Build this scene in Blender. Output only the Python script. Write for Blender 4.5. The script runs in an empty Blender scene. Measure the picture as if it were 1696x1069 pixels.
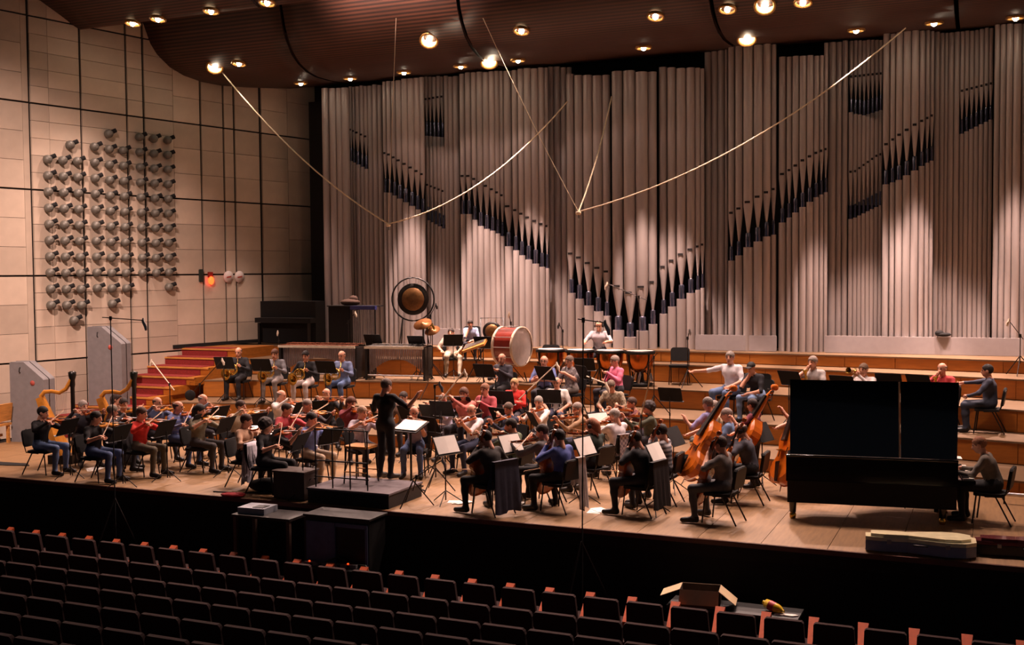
import bpy, math, random
import numpy as np
from mathutils import Vector, Matrix

random.seed(7)
SC = bpy.context.scene
COL = SC.collection

# ------------------------------------------------------------------ camera
IMW, IMH, FPX = 1696, 1069, 1850.0
YAW, PIT, ROL = [math.radians(a) for a in (23.52, 2.53, -0.49)]
CAM = np.array([0.0, 0.0, 3.8])
_f = np.array([-math.sin(YAW) * math.cos(PIT), math.cos(YAW) * math.cos(PIT), -math.sin(PIT)])
_r0 = np.array([math.cos(YAW), math.sin(YAW), 0.0])
_u0 = np.cross(_r0, _f)
_r = _r0 * math.cos(ROL) + _u0 * math.sin(ROL)
_u = -_r0 * math.sin(ROL) + _u0 * math.cos(ROL)
cam = bpy.data.cameras.new('camera')
cam.sensor_width = 36.0
cam.sensor_fit = 'HORIZONTAL'
cam.lens = 36.0 * FPX / IMW
cam.clip_end = 200
camo = bpy.data.objects.new('camera', cam)
COL.objects.link(camo)
camo.matrix_world = Matrix(((_r[0], _u[0], -_f[0], CAM[0]), (_r[1], _u[1], -_f[1], CAM[1]), (_r[2], _u[2], -_f[2], CAM[2]), (0, 0, 0, 1)))
SC.camera = camo

def ray(x, y): return _r * ((x - IMW / 2) / FPX) + _u * ((IMH / 2 - y) / FPX) + _f
def onz(x, y, z=0.0):
    d = ray(x, y); return CAM + d * ((z - CAM[2]) / d[2])
def ony(x, y, Y):
    d = ray(x, y); return CAM + d * (Y / d[1])
def proj(p):
    q = np.array(p) - CAM; z = q @ _f
    return IMW / 2 + FPX * (q @ _r) / z, IMH / 2 - FPX * (q @ _u) / z, z

# ------------------------------------------------------------------ world, exposure
w = bpy.data.worlds.new('world'); SC.world = w; w.use_nodes = True
bg = w.node_tree.nodes['Background']
bg.inputs[0].default_value = (0.72, 0.78, 1.0, 1); bg.inputs[1].default_value = 0.03
SC.view_settings.view_transform = 'Standard'
SC.view_settings.look = 'None'
SC.view_settings.exposure = 0.12
SC.view_settings.gamma = 1.0
SC.view_settings.use_curve_mapping = False
LAMP_POWER = 1400.0
LAMP_COLOR = (1.0, 0.675, 0.57)
ORGY = 27.95          # front of the organ

# ------------------------------------------------------------------ materials
def lin(c):
    return c / 12.92 if c <= 0.04045 else ((c + 0.055) / 1.055) ** 2.4
def hexc(h):
    h = h.lstrip('#'); return tuple(lin(int(h[i:i + 2], 16) / 255) for i in (0, 2, 4)) + (1.0,)
MATS = {}
def mat(name, col, rough=0.6, metal=0.0, var=0.12, scale=8.0, bump=0.0, rnd=0.0, emit=None, est=0.0, coat=0.0, stretch=None, trans=0.0):
    if name in MATS: return MATS[name]
    m = bpy.data.materials.new(name); m.use_nodes = True; MATS[name] = m
    nt = m.node_tree; b = nt.nodes['Principled BSDF']
    c = hexc(col) if isinstance(col, str) else tuple(col) + (1.0,)
    b.inputs['Roughness'].default_value = rough
    b.inputs['Metallic'].default_value = metal
    if coat: b.inputs['Coat Weight'].default_value = coat
    if trans: b.inputs['Transmission Weight'].default_value = trans
    tc = nt.nodes.new('ShaderNodeTexCoord'); mp = nt.nodes.new('ShaderNodeMapping')
    nt.links.new(tc.outputs['Object'], mp.inputs['Vector'])
    if stretch: mp.inputs['Scale'].default_value = stretch
    nz = nt.nodes.new('ShaderNodeTexNoise'); nz.inputs['Scale'].default_value = scale; nz.inputs['Detail'].default_value = 3
    nt.links.new(mp.outputs['Vector'], nz.inputs['Vector'])
    rp = nt.nodes.new('ShaderNodeMapRange'); rp.inputs[1].default_value = 0.3; rp.inputs[2].default_value = 0.7
    rp.inputs[3].default_value = 1 - var; rp.inputs[4].default_value = 1 + var
    nt.links.new(nz.outputs['Fac'], rp.inputs[0])
    hs = nt.nodes.new('ShaderNodeHueSaturation'); hs.inputs['Color'].default_value = c
    if rnd:
        oi = nt.nodes.new('ShaderNodeObjectInfo'); r2 = nt.nodes.new('ShaderNodeMapRange')
        r2.inputs[3].default_value = 1 - rnd; r2.inputs[4].default_value = 1 + rnd
        nt.links.new(oi.outputs['Random'], r2.inputs[0])
        mu = nt.nodes.new('ShaderNodeMath'); mu.operation = 'MULTIPLY'
        nt.links.new(rp.outputs[0], mu.inputs[0]); nt.links.new(r2.outputs[0], mu.inputs[1])
        nt.links.new(mu.outputs[0], hs.inputs['Value'])
    else:
        nt.links.new(rp.outputs[0], hs.inputs['Value'])
    nt.links.new(hs.outputs['Color'], b.inputs['Base Color'])
    if bump:
        bp = nt.nodes.new('ShaderNodeBump'); bp.inputs['Strength'].default_value = bump; bp.inputs['Distance'].default_value = 0.02
        nt.links.new(nz.outputs['Fac'], bp.inputs['Height']); nt.links.new(bp.outputs[0], b.inputs['Normal'])
    if emit:
        b.inputs['Emission Color'].default_value = hexc(emit); b.inputs['Emission Strength'].default_value = est
    return m
def cloth(h):
    if ':' in h: return pattern_cloth(*h.split(':'))
    return plain_cloth(h)
def pattern_cloth(kind, c1, c2):
    nm = 'cloth_%s_%s_%s' % (kind, c1[1:], c2[1:])
    if nm in MATS: return MATS[nm]
    m = mat(nm, c1, 0.85, var=0.08, scale=14, bump=0.15); nt = m.node_tree; b = nt.nodes['Principled BSDF']
    tc = [n for n in nt.nodes if n.type == 'TEX_COORD'][0]; hs = [n for n in nt.nodes if n.type == 'HUE_SAT'][0]
    if kind == 'check':
        t = nt.nodes.new('ShaderNodeTexChecker'); t.inputs['Scale'].default_value = 22; out = t.outputs['Fac']
    else:
        t = nt.nodes.new('ShaderNodeTexWave'); t.bands_direction = 'Z'; t.inputs['Scale'].default_value = 4.5; out = t.outputs['Fac']
    nt.links.new(tc.outputs['Object'], t.inputs['Vector'])
    mx = nt.nodes.new('ShaderNodeMix'); mx.data_type = 'RGBA'
    nt.links.new(out, mx.inputs['Factor']); nt.links.new(hs.outputs['Color'], mx.inputs[6]); mx.inputs[7].default_value = hexc(c2)
    nt.links.new(mx.outputs[2], b.inputs['Base Color'])
    return m
def plain_cloth(h): return mat('cloth_' + h.lstrip('#'), h, 0.85, var=0.14, scale=14, bump=0.15)
def slat_mat(name, col, col2, freq, axis):
    m = mat(name, col, 0.55, var=0.25, scale=1.5, stretch=(0.25, 4, 4) if axis == 1 else (1, 1, 1))
    nt = m.node_tree; b = nt.nodes['Principled BSDF']; hs = [n for n in nt.nodes if n.type == 'HUE_SAT'][0]
    tc = [n for n in nt.nodes if n.type == 'TEX_COORD'][0]
    wv = nt.nodes.new('ShaderNodeTexWave'); wv.bands_direction = 'Y' if axis == 1 else 'X'
    wv.inputs['Scale'].default_value = freq
    nt.links.new(tc.outputs['UV'], wv.inputs['Vector'])
    mx = nt.nodes.new('ShaderNodeMix'); mx.data_type = 'RGBA'
    nt.links.new(wv.outputs['Fac'], mx.inputs['Factor'])
    mx.inputs[6].default_value = hexc(col2); nt.links.new(hs.outputs['Color'], mx.inputs[7])
    nt.links.new(mx.outputs[2], b.inputs['Base Color'])
    return m

M_STONE = mat('stone', '#bfad9b', 0.8, var=0.10, scale=1.6, bump=0.12, rnd=0.15)
M_DARKJ = mat('joint', '#17110f', 0.9)
M_PIPE = mat('pipe_metal', '#b7aca9', 0.42, 0.25, var=0.05, scale=3, stretch=(1, 1, .15), rnd=0.10)
M_PIPE_IN = mat('pipe_mouth', '#1a1415', 0.8)
M_CHROME = mat('chrome', '#8f8fa8', 0.22, 0.95, var=0.05)
M_BLACK = mat('black_paint', '#0b0a0b', 0.5, var=0.2)
M_BLACKG = mat('black_gloss', '#060606', 0.12, var=0.1, coat=0.6)
M_BLACKM = mat('black_matt', '#0c0a0b', 0.9, var=0.2)
M_STEEL = mat('steel', '#a7a4a2', 0.3, 0.9)
M_DSTEEL = mat('dark_steel', '#2a2422', 0.4, 0.6)
M_FLOOR = mat('stage_board', '#8a6944', 0.55, var=0.18, scale=3, stretch=(6, .7, 1), bump=0.05, rnd=0.05)
M_TREAD = mat('tread_wood', '#6f563c', 0.6, var=0.12, scale=3, stretch=(.6, 6, 1))
M_RISER = mat('riser_wood', '#a3601c', 0.5, var=0.16, scale=4, stretch=(.5, 2, 5), rnd=0.05)
M_RED = mat('red_carpet', '#7d1d1a', 0.95, var=0.3, scale=40)
M_GREY = mat('grey_panel', '#a29a9c', 0.7, var=0.04)
M_WOOD = mat('oak', '#c08440', 0.45, var=0.18, scale=5, stretch=(1, 6, 6))
M_PAPER = mat('paper', '#f2ece4', 0.8, var=0.03)
M_VELVET = mat('seat_velvet', '#2d100d', 0.95, var=0.25, scale=30)
M_SEATW = mat('seat_wood', '#c4501a', 0.7, var=0.2, scale=8)
M_VARN = mat('varnish', '#a04a12', 0.25, var=0.22, scale=6, coat=0.5)
M_VARN2 = mat('varnish_light', '#c98331', 0.25, var=0.2, scale=6, coat=0.5)
M_EBONY = mat('ebony', '#100c0a', 0.35)
M_BRASS = mat('brass', '#c9a04a', 0.25, 0.9)
M_COPPER = mat('copper', '#b9662a', 0.25, 0.9)
M_SKIN = mat('skin', '#d0967b', 0.55, var=0.06)
M_EYE = mat('eye_dark', '#1c120e', 0.3)
M_LIP = mat('lip', '#9c4a44', 0.5)
M_SHOE = mat('shoe', '#14100f', 0.5)
M_BOW = mat('bow_stick', '#b98a62', 0.4)
M_BOWH = mat('bow_hair', '#d8ccb8', 0.7)
M_CEIL = slat_mat('ceiling_slats', '#523022', '#1d100c', 3.3, 1)
M_HEAD = mat('drum_skin', '#b7aba6', 0.6)
M_ROPE = mat('rope', '#e6d3b4', 0.8)

# ------------------------------------------------------------------ mesh builder
def rotm(ax, ang): return Matrix.Rotation(ang, 4, ax)
def frame(o, y, zhint=(0, 0, 1)):
    """4x4 with origin o, local Y along y, local Z near zhint"""
    y = Vector(y).normalized(); z = Vector(zhint); x = y.cross(z)
    if x.length < 1e-5: x = y.cross(Vector((1, 0, 0)))
    x.normalize(); z = x.cross(y)
    return Matrix(((x.x, y.x, z.x, o[0]), (x.y, y.y, z.y, o[1]), (x.z, y.z, z.z, o[2]), (0, 0, 0, 1)))
class MB:
    def __init__(s): s.v = []; s.f = []; s.m = []; s.s = []
    def add(s, vs, fs, mi=0, sm=False, M=None):
        o = len(s.v)
        if M is not None: vs = [tuple(M @ Vector(p)) for p in vs]
        s.v += [tuple(p) for p in vs]
        for f in fs: s.f.append([i + o for i in f]); s.m.append(mi); s.s.append(sm)
        return s
    def box(s, c, d, mi=0, M=None, R=None):
        x, y, z = d[0] / 2, d[1] / 2, d[2] / 2
        vs = [Vector((a * x, b * y, e * z)) for e in (-1, 1) for b in (-1, 1) for a in (-1, 1)]
        if R is not None: vs = [R @ p for p in vs]
        vs = [p + Vector(c) for p in vs]
        return s.add(vs, [(0, 2, 3, 1), (4, 5, 7, 6), (0, 1, 5, 4), (2, 6, 7, 3), (0, 4, 6, 2), (1, 3, 7, 5)], mi, False, M)
    def tube(s, pts, r, n=6, mi=0, M=None, caps=True, closed=False):
        P = [Vector(p) for p in pts]; k = len(P)
        rr = r if isinstance(r, (list, tuple)) else [r] * k
        vs = []; ref = None
        for i in range(k):
            if closed: t = P[(i + 1) % k] - P[i - 1]
            else: t = P[min(i + 1, k - 1)] - P[max(i - 1, 0)]
            if t.length < 1e-9: t = Vector((0, 0, 1))
            t.normalize()
            if ref is None: ref = Vector((0, 0, 1)) if abs(t.z) < 0.9 else Vector((1, 0, 0))
            a = t.cross(ref)
            if a.length < 1e-4: a = t.cross(Vector((0, 1, 0)))
            a.normalize(); b = t.cross(a); ref = -b if False else b.cross(t) * 1.0 if False else ref
            for j in range(n):
                q = 2 * math.pi * j / n
                vs.append(P[i] + (a * math.cos(q) + b * math.sin(q)) * rr[i])
        fs = []
        for i in range(k if closed else k - 1):
            i2 = (i + 1) % k
            for j in range(n): fs.append((i * n + j, i2 * n + j, i2 * n + (j + 1) % n, i * n + (j + 1) % n))
        s.add(vs, fs, mi, True, M)
        if caps and not closed:
            s.add(vs[:n], [tuple(range(n))], mi, False, M); s.add(vs[-n:], [tuple(range(n))[::-1]], mi, False, M)
        return s
    def lathe(s, prof, n=16, mi=0, M=None, sm=True, caps=True):
        vs = [(r * math.cos(2 * math.pi * j / n), r * math.sin(2 * math.pi * j / n), z) for r, z in prof for j in range(n)]
        fs = [(i * n + j, i * n + (j + 1) % n, (i + 1) * n + (j + 1) % n, (i + 1) * n + j) for i in range(len(prof) - 1) for j in range(n)]
        s.add(vs, fs, mi, sm, M)
        if caps:
            s.add(vs[:n], [tuple(range(n))[::-1]], mi, False, M); s.add(vs[-n:], [tuple(range(n))], mi, False, M)
        return s
    def prism(s, out, z0, z1, mi=0, M=None, mside=None):
        n = len(out)
        vs = [(x, y, z0) for x, y in out] + [(x, y, z1) for x, y in out]
        s.add(vs, [tuple(range(n))[::-1], tuple(range(n, 2 * n))], mi, False, M)
        return s.add(vs, [(i, (i + 1) % n, n + (i + 1) % n, n + i) for i in range(n)], mi if mside is None else mside, False, M)
    def ell(s, c, r, nu=10, nv=6, mi=0, M=None):
        prof = [(math.sin(math.pi * i / nv), -math.cos(math.pi * i / nv)) for i in range(1, nv)]
        vs = [(c[0] + r[0] * a * math.cos(2 * math.pi * j / nu), c[1] + r[1] * a * math.sin(2 * math.pi * j / nu), c[2] + r[2] * z) for a, z in prof for j in range(nu)]
        vs += [(c[0], c[1], c[2] - r[2]), (c[0], c[1], c[2] + r[2])]
        fs = [(i * nu + j, i * nu + (j + 1) % nu, (i + 1) * nu + (j + 1) % nu, (i + 1) * nu + j) for i in range(nv - 2) for j in range(nu)]
        L = len(vs)
        fs += [(L - 2, (j + 1) % nu, j) for j in range(nu)] + [(L - 1, (nv - 2) * nu + j, (nv - 2) * nu + (j + 1) % nu) for j in range(nu)]
        return s.add(vs, fs, mi, True, M)
    def mesh(s, name, mats=()):
        me = bpy.data.meshes.new(name); me.from_pydata(s.v, [], s.f)
        me.polygons.foreach_set('material_index', s.m); me.polygons.foreach_set('use_smooth', s.s)
        for m in mats: me.materials.append(m)
        me.update(); return me
    def obj(s, name, mats, parent=None, M=None):
        return link(name, s.mesh(name, mats if isinstance(mats, (list, tuple)) else [mats]), parent, M)
def link(name, me, parent=None, M=None):
    o = bpy.data.objects.new(name, me); COL.objects.link(o)
    if parent is not None: o.parent = parent
    if M is not None: o.matrix_basis = M
    return o
USED = {}
def tag(o, label, cat, group=None):
    o['label'] = label; o['category'] = cat
    if group: o['group'] = group
    return o
def struct(o): o['kind'] = 'structure'; return o
def empty(name, M=None):
    o = bpy.data.objects.new(name, None); COL.objects.link(o); o.empty_display_size = 0.1
    if M is not None: o.matrix_basis = M
    return o
def thing(name, label, cat, M=None, group=None): return tag(empty(name, M), label, cat, group)
def TR(x, y, z, rz=0.0, s=1.0): return Matrix.Translation((x, y, z)) @ Matrix.Rotation(rz, 4, 'Z') @ Matrix.Scale(s, 4)
class Proto:
    """parts: (name, mesh, matrix, [sub-parts])"""
    def __init__(s): s.p = []
    def part(s, name, mb, mats, M=None, subs=()):
        me = mb if isinstance(mb, bpy.types.Mesh) else mb.mesh(name, mats if isinstance(mats, (list, tuple)) else [mats])
        e = [name, me, M, [(n2, b2 if isinstance(b2, bpy.types.Mesh) else b2.mesh(n2, m2 if isinstance(m2, (list, tuple)) else [m2])) for n2, b2, m2 in subs]]
        s.p.append(e); return me
    def place(s, name, label, cat, M, group=None):
        t = thing(name, label, cat, M, group)
        for n, me, L, subs in s.p:
            o = link(n, me, t, L)
            for n2, me2 in subs: link(n2, me2, o)
        return t
def rbox(w, h, r, n=4, top_only=False):
    """rounded rectangle outline centred on 0,0"""
    out = []
    for cx, cy, a0 in ((w / 2 - r, h / 2 - r, 0), (-w / 2 + r, h / 2 - r, 90), (-w / 2 + r, -h / 2 + r, 180), (w / 2 - r, -h / 2 + r, 270)):
        rr = r
        for i in range(n + 1):
            a = math.radians(a0 + 90 * i / n); out.append((cx + rr * math.cos(a), cy + rr * math.sin(a)))
    return out

# ================================================================== SETTING
AZ = math.radians(10.9)
W0 = np.array([-21.45, 19.45, 0.0]); WT = np.array([math.sin(AZ), math.cos(AZ), 0.0]); WN = np.array([math.cos(AZ), -math.sin(AZ), 0.0])
def onwall(x, y):
    d = ray(x, y); return CAM + d * (((W0 - CAM) @ WN) / (d @ WN))
def xwall(y): return W0[0] + (y - W0[1]) * math.tan(AZ)
WALLM = Matrix(((WT[0], -WN[0], 0, W0[0]), (WT[1], -WN[1], 0, W0[1]), (0, 0, 1, 0), (0, 0, 0, 1)))   # local x along wall, -y out of wall
STG = 15.5            # stage front edge
HALLZ = -1.42
AX = -9.0             # hall axis
LEV = [0.26, 0.68, 1.12, 1.55, 1.83]
EDG = [(21.45, 1.1), (23.1, 1.1), (24.8, 1.6), (26.4, 1.5), (27.1, 0.9)]
def edge(i, x): return EDG[i][0] - EDG[i][1] * ((x - AX) / 9.4) ** 2
BACKY = 29.6
XR = 4.6

# stage floor made of boards on a dark slab
b = MB(); b.prism([(xwall(STG) - .3, STG), (XR, STG), (XR, BACKY), (xwall(BACKY) - .3, BACKY)], -0.25, -0.03)
floor = struct(b.obj('floor', M_DARKJ))
bw = 0.9
shared = {}
x = -22.8
k = 0
while x < XR:
    y = STG
    ys = [STG + .02, STG + 2.1 + (k % 2) * .35, STG + 4.3 + (k % 2) * .3, 22.0]
    for y0, y1 in zip(ys[:-1], ys[1:]):
        xm = x + bw / 2
        if xm > xwall((y0 + y1) / 2) + .1:
            key = round(y1 - y0, 3)
            if key not in shared:
                shared[key] = MB().box((0, 0, 0), (bw - .008, key - .008, .03)).mesh('floor_board', [M_FLOOR])
            link('floor_board', shared[key], floor, Matrix.Translation((xm, (y0 + y1) / 2, -.015)))
    x += bw; k += 1
# stage front wall and nosing
struct(MB().box((AX, STG + .08, (HALLZ - .06) / 2 - .05), (28, .14, -HALLZ - .05 + .06)).obj('wall_stage_front', M_BLACKM))
struct(MB().box((AX, STG - .005, -.035), (28, .03, .07)).obj('trim_1', mat('nosing', '#5b2f22', .5)))
# hall floor, stepped rows
ROWY = [14.0 - .92 * i for i in range(9)]
ROWT = [-.52, -.50, -.42, -.30, -.18, -.05, .10, .29, .46]
b = MB()
for i, (yy, zt) in enumerate(zip(ROWY, ROWT)):
    zf = HALLZ if i < 2 else zt - .9
    y1 = STG + .2 if i == 0 else yy + .5
    y0 = yy - .42
    b.box((AX, (y0 + y1) / 2, zf - .15), (30, y1 - y0, .3))
struct(b.obj('floor_hall', mat('hall_carpet', '#2b1719', .95, var=.3, scale=20)))

# terraces (curved risers) with riser panels
def arc_pts(i, x0, x1, n): return [(x0 + (x1 - x0) * k / n, edge(i, x0 + (x1 - x0) * k / n)) for k in range(n + 1)]
for i, z in enumerate(LEV):
    z0 = LEV[i - 1] if i else 0.0
    xl = xwall(24) + 1.85 if i < 4 else xwall(26.5) + .05
    fr = arc_pts(i, xl, XR, 26)
    top = fr + [(XR, BACKY), (xl, BACKY)]
    b = MB(); b.prism(top, z0 - .02, z, 0, None, 1)
    t = struct(b.obj('stage_riser', [M_TREAD, M_RISER]))
    npan = 22
    pts = arc_pts(i, xl + .01, XR, npan)
    for a, c in zip(pts[:-1], pts[1:]):
        L = math.hypot(c[0] - a[0], c[1] - a[1]); an = math.atan2(c[1] - a[1], c[0] - a[0])
        MB().box((0, 0, 0), (L - .012, .024, z - z0 - .05)).obj('riser_panel', M_RISER, t, Matrix.Translation(((a[0] + c[0]) / 2, (a[1] + c[1]) / 2 - .02, (z + z0) / 2 - .005)) @ rotm('Z', an))
    # lip of the tread
    b = MB()
    for a, c in zip(fr[:-1], fr[1:]):
        b.add([(a[0], a[1] - .045, z - .03), (c[0], c[1] - .045, z - .03), (c[0], c[1] + .1, z - .03), (a[0], a[1] + .1, z - .03),
               (a[0], a[1] - .045, z + .004), (c[0], c[1] - .045, z + .004), (c[0], c[1] + .1, z + .004), (a[0], a[1] + .1, z + .004)],
              [(0, 3, 2, 1), (4, 5, 6, 7), (0, 1, 5, 4)])
    b.obj('tread_lip', M_TREAD, t)
# stairs along the left wall
stair = empty('stage_steps'); struct(stair)
NST = 9
for k in range(NST):
    z = 1.83 * (k + 1) / NST
    yf = 19.9 + k * .56
    xl, xr = xwall(yf) - .05, xwall(24) + 1.9 - (0.5 - k * .06 if k < 5 else 0.0)
    if k < 2: xr += .5
    b = MB().box(((xl + xr) / 2, (yf + 26.6) / 2, z - .1), (xr - xl, 26.6 - yf, .2))
    st = b.obj('step', M_RISER, stair)
    MB().box(((xl + xr) / 2 - .12, yf + .02 - .03, z - .13), (xr - xl - .3, .03, .13)).obj('carpet', M_RED, st)
    MB().box(((xl + xr) / 2 - .12, yf + .26, z + .006), (xr - xl - .3, .44, .012)).obj('carpet', M_RED, st)
    MB().box(((xl + xr) / 2, yf - .005, z - .02), (xr - xl, .06, .04)).obj('nosing', M_WOOD, st)

# left wall: dark backing and stone slabs
SEAMS = [(-6.0, -4.6, .69, .01), (-4.6, -3.2, .69, .01), (-3.2, -1.4, .69, .01), (-1.4, .47, .69, .008), (.47, .63, 2.07, .008), (.69, 1.17, .414, .008), (1.17, 2.03, .414, .012), (2.08, 3.38, .414, .014), (3.43, 3.90, .414, .014), (3.96, 4.88, .414, .014),
         (4.88, 5.78, .69, .014), (5.84, 6.59, .69, .01), (6.65, 6.98, .69, .01), (7.05, 7.96, .69, .01), (8.06, 9.1, .69, .02), (9.1, 10.3, 1.035, .02)]
wl = struct(MB().box((2.2, .1, 5.6), (16.6, .2, 14.0)).obj('wall_left', M_DARKJ, None, WALLM))
for (u0, u1, pit, gap) in SEAMS:
    z = 1.765 - 2.07 * 2
    sh = {}
    kk = 0; rows = int(round(2.07 / pit))
    while z < 10.7:
        for r in range(rows):
            za, zb = z + r * pit, z + (r + 1) * pit
            a = za + (.022 if r == 0 else .005); c = zb - (.022 if r == rows - 1 else .005)
            if c < 0.02: continue
            a = max(a, 0.0)
            if za > 10.6: continue
            key = round(c - a, 3)
            if key not in sh:
                sh[key] = MB().box((0, 0, 0), (u1 - u0 - gap, .05, key)).mesh('stone_slab', [M_STONE])
            link('stone_slab', sh[key], wl, Matrix.Translation(((u0 + u1) / 2, -.025 - random.random() * .004, (a + c) / 2)))
        z += 2.07
# baseboard line where the top landing meets the wall
struct(MB().box((6.9, -.06, 1.83 + .05), (4.4, .03, .1)).obj('baseboard_left', M_BLACKM, None, WALLM))
struct(MB().box((AX, BACKY + .1, 5.5), (30, .2, 14)).obj('wall_back', M_BLACKM))
# right wall mirrors the left about the hall axis
WRM = Matrix(((-WT[0], WN[0], 0, 2 * AX - W0[0]), (WT[1], -WN[1], 0, W0[1]), (0, 0, 1, 0), (0, 0, 0, 1)))
struct(MB().box((2.2, .1, 5.6), (16.6, .2, 14.0)).obj('wall_right', M_STONE, None, WRM))

# ceiling: two wooden shells
def shell(name, prof, x_right=XR + .3, cracks=()):
    """prof (y,z); left end follows the left wall; thickness .1; panels split by cracks (x at back, skew)"""
    me_root = struct(empty(name))
    bounds = [None] + list(cracks) + [None]
    for a, c in zip(bounds[:-1], bounds[1:]):
        vs = []; fs = []; uv = []
        n = len(prof); L = 0
        for i, (y, z) in enumerate(prof):
            if i: L += math.hypot(y - prof[i - 1][0], z - prof[i - 1][1])
            x0 = xwall(y) + .03 if a is None else a[0] + a[1] * (28.2 - y) + .045
            x1 = x_right if c is None else c[0] + c[1] * (28.2 - y) - .045
            for k in range(9):
                xx = x0 + (x1 - x0) * k / 8
                vs.append((xx, y, z)); uv.append((xx, L))
        m = n * 9
        vs += [(p[0], p[1] + .02, p[2] + .12) for p in vs]; uv += uv
        for i in range(n - 1):
            for k in range(8):
                q = (i * 9 + k, i * 9 + k + 1, (i + 1) * 9 + k + 1, (i + 1) * 9 + k)
                fs += [q, tuple(m + j for j in q[::-1])]
        for i in range(n - 1):
            for k in (0, 8):
                q = (i * 9 + k, (i + 1) * 9 + k, m + (i + 1) * 9 + k, m + i * 9 + k); fs.append(q)
        for k in range(8):
            for i in (0, n - 1):
                fs.append((i * 9 + k, i * 9 + k + 1, m + i * 9 + k + 1, m + i * 9 + k))
        mb = MB(); mb.add(vs, fs, 0, True); me = mb.mesh('ceiling_panel', [M_CEIL])
        ul = me.uv_layers.new(name='UVMap')
        for lp in me.loops: ul.data[lp.index].uv = uv[lp.vertex_index]
        link('ceiling_panel', me, me_root)
    return me_root
P2 = [(21.9, 13.2), (22.5, 12.1), (22.9, 11.35), (23.2, 10.75), (23.4, 10.3), (23.55, 9.95), (23.75, 9.7), (24.15, 9.42), (24.6, 9.26), (25.2, 9.17), (25.9, 9.16), (26.9, 9.24), (27.7, 9.33), (28.5, 9.42)]
P1 = [(19.3, 11.05), (20.38, 10.48), (20.93, 10.22), (21.35, 10.0), (21.5, 9.95)]
xb = lambda px, py: float(ony(px, py, 28.2)[0])
CR2 = [(xb(568, 132), .26), (xb(842, 105), .17), (xb(1222, 76), .08), (xb(1587, 42), .02)]
shell('ceiling', P2, cracks=CR2)
shell('ceiling', P1, cracks=[(-15.6, .0), (-8.5, .0), (-2.5, 0)])
def onceil(px, py, prof):
    best = None
    d = ray(px, py)
    for (y0, z0), (y1, z1) in zip(prof[:-1], prof[1:]):
        # plane through the segment, parallel to x
        n = np.array([0, -(z1 - z0), y1 - y0]); t = ((np.array([0, y0, z0]) - CAM) @ n) / (d @ n)
        p = CAM + d * t
        if min(y0, y1) - 1e-6 <= p[1] <= max(y0, y1) + 1e-6 and (best is None or t < best[0]): best = (t, p, n / np.linalg.norm(n))
    return best
# roof above the shells so no daylight leaks in
struct(MB().box((AX, 14, 13.6), (34, 34, .2)).obj('ceiling_roof', M_BLACKM))
struct(MB().box((AX - 15.5, 8, 6), (.2, 24, 16)).obj('wall_hall_left', M_BLACKM))

# ------------------------------------------------------------------ lamps
lampP = Proto()
b = MB().lathe([(.13, .03), (.14, -.01), (.115, -.02), (.10, .02)], 14, caps=False); lampP.part('rim', b, mat('lamp_gold', '#b98a4e', .35, .6))
b = MB().lathe([(.0, .05), (.05, .045), (.1, .02)], 14, caps=False); lampP.part('reflector', b, mat('lamp_reflector', '#ffe8c8', .4, emit='#ffd9a8', est=6.0))
lampP.part('bulb', MB().ell((0, 0, .0), (.045, .045, .05), 8, 6), mat('lamp_bulb', '#fff4e4', .4, emit='#ffe9cc', est=60.0))
def spot(p, target, energy, angle=110, blend=.6, radius=.12, color=LAMP_COLOR):
    l = bpy.data.lights.new('lamp_light', 'SPOT'); l.energy = energy; l.spot_size = math.radians(angle); l.spot_blend = blend
    l.shadow_soft_size = radius; l.color = color
    o = bpy.data.objects.new('lamp_light', l); COL.objects.link(o)
    d = Vector(target) - Vector(p); o.matrix_basis = Matrix.Translation(p) @ d.to_track_quat('-Z', 'Y').to_matrix().to_4x4()
    return o
LAMPS = [(220, 37, 1, 0), (262, 30, 1, 0), (350, 17, 1, 0), (443, 3, 1, 0), (356, 110, 2, 2), (396, 104, 2, 0), (498, 136, 2, 0), (580, 128, 2, 0), (669, 118, 2, 0), (711, 66, 2, 2), (763, 108, 2, 0), (810, 102, 2, 2),
         (864, 50, 2, 0), (858, 98, 2, 0), (1066, 77, 2, 0), (1086, 26, 2, 1), (1205, 14, 2, 0), (1237, 63, 2, 2), (1267, 8, 2, 2), (1330, 3, 2, 0), (1418, 48, 2, 0), (1547, 36, 2, 0), (1682, 27, 2, 1)]
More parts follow.
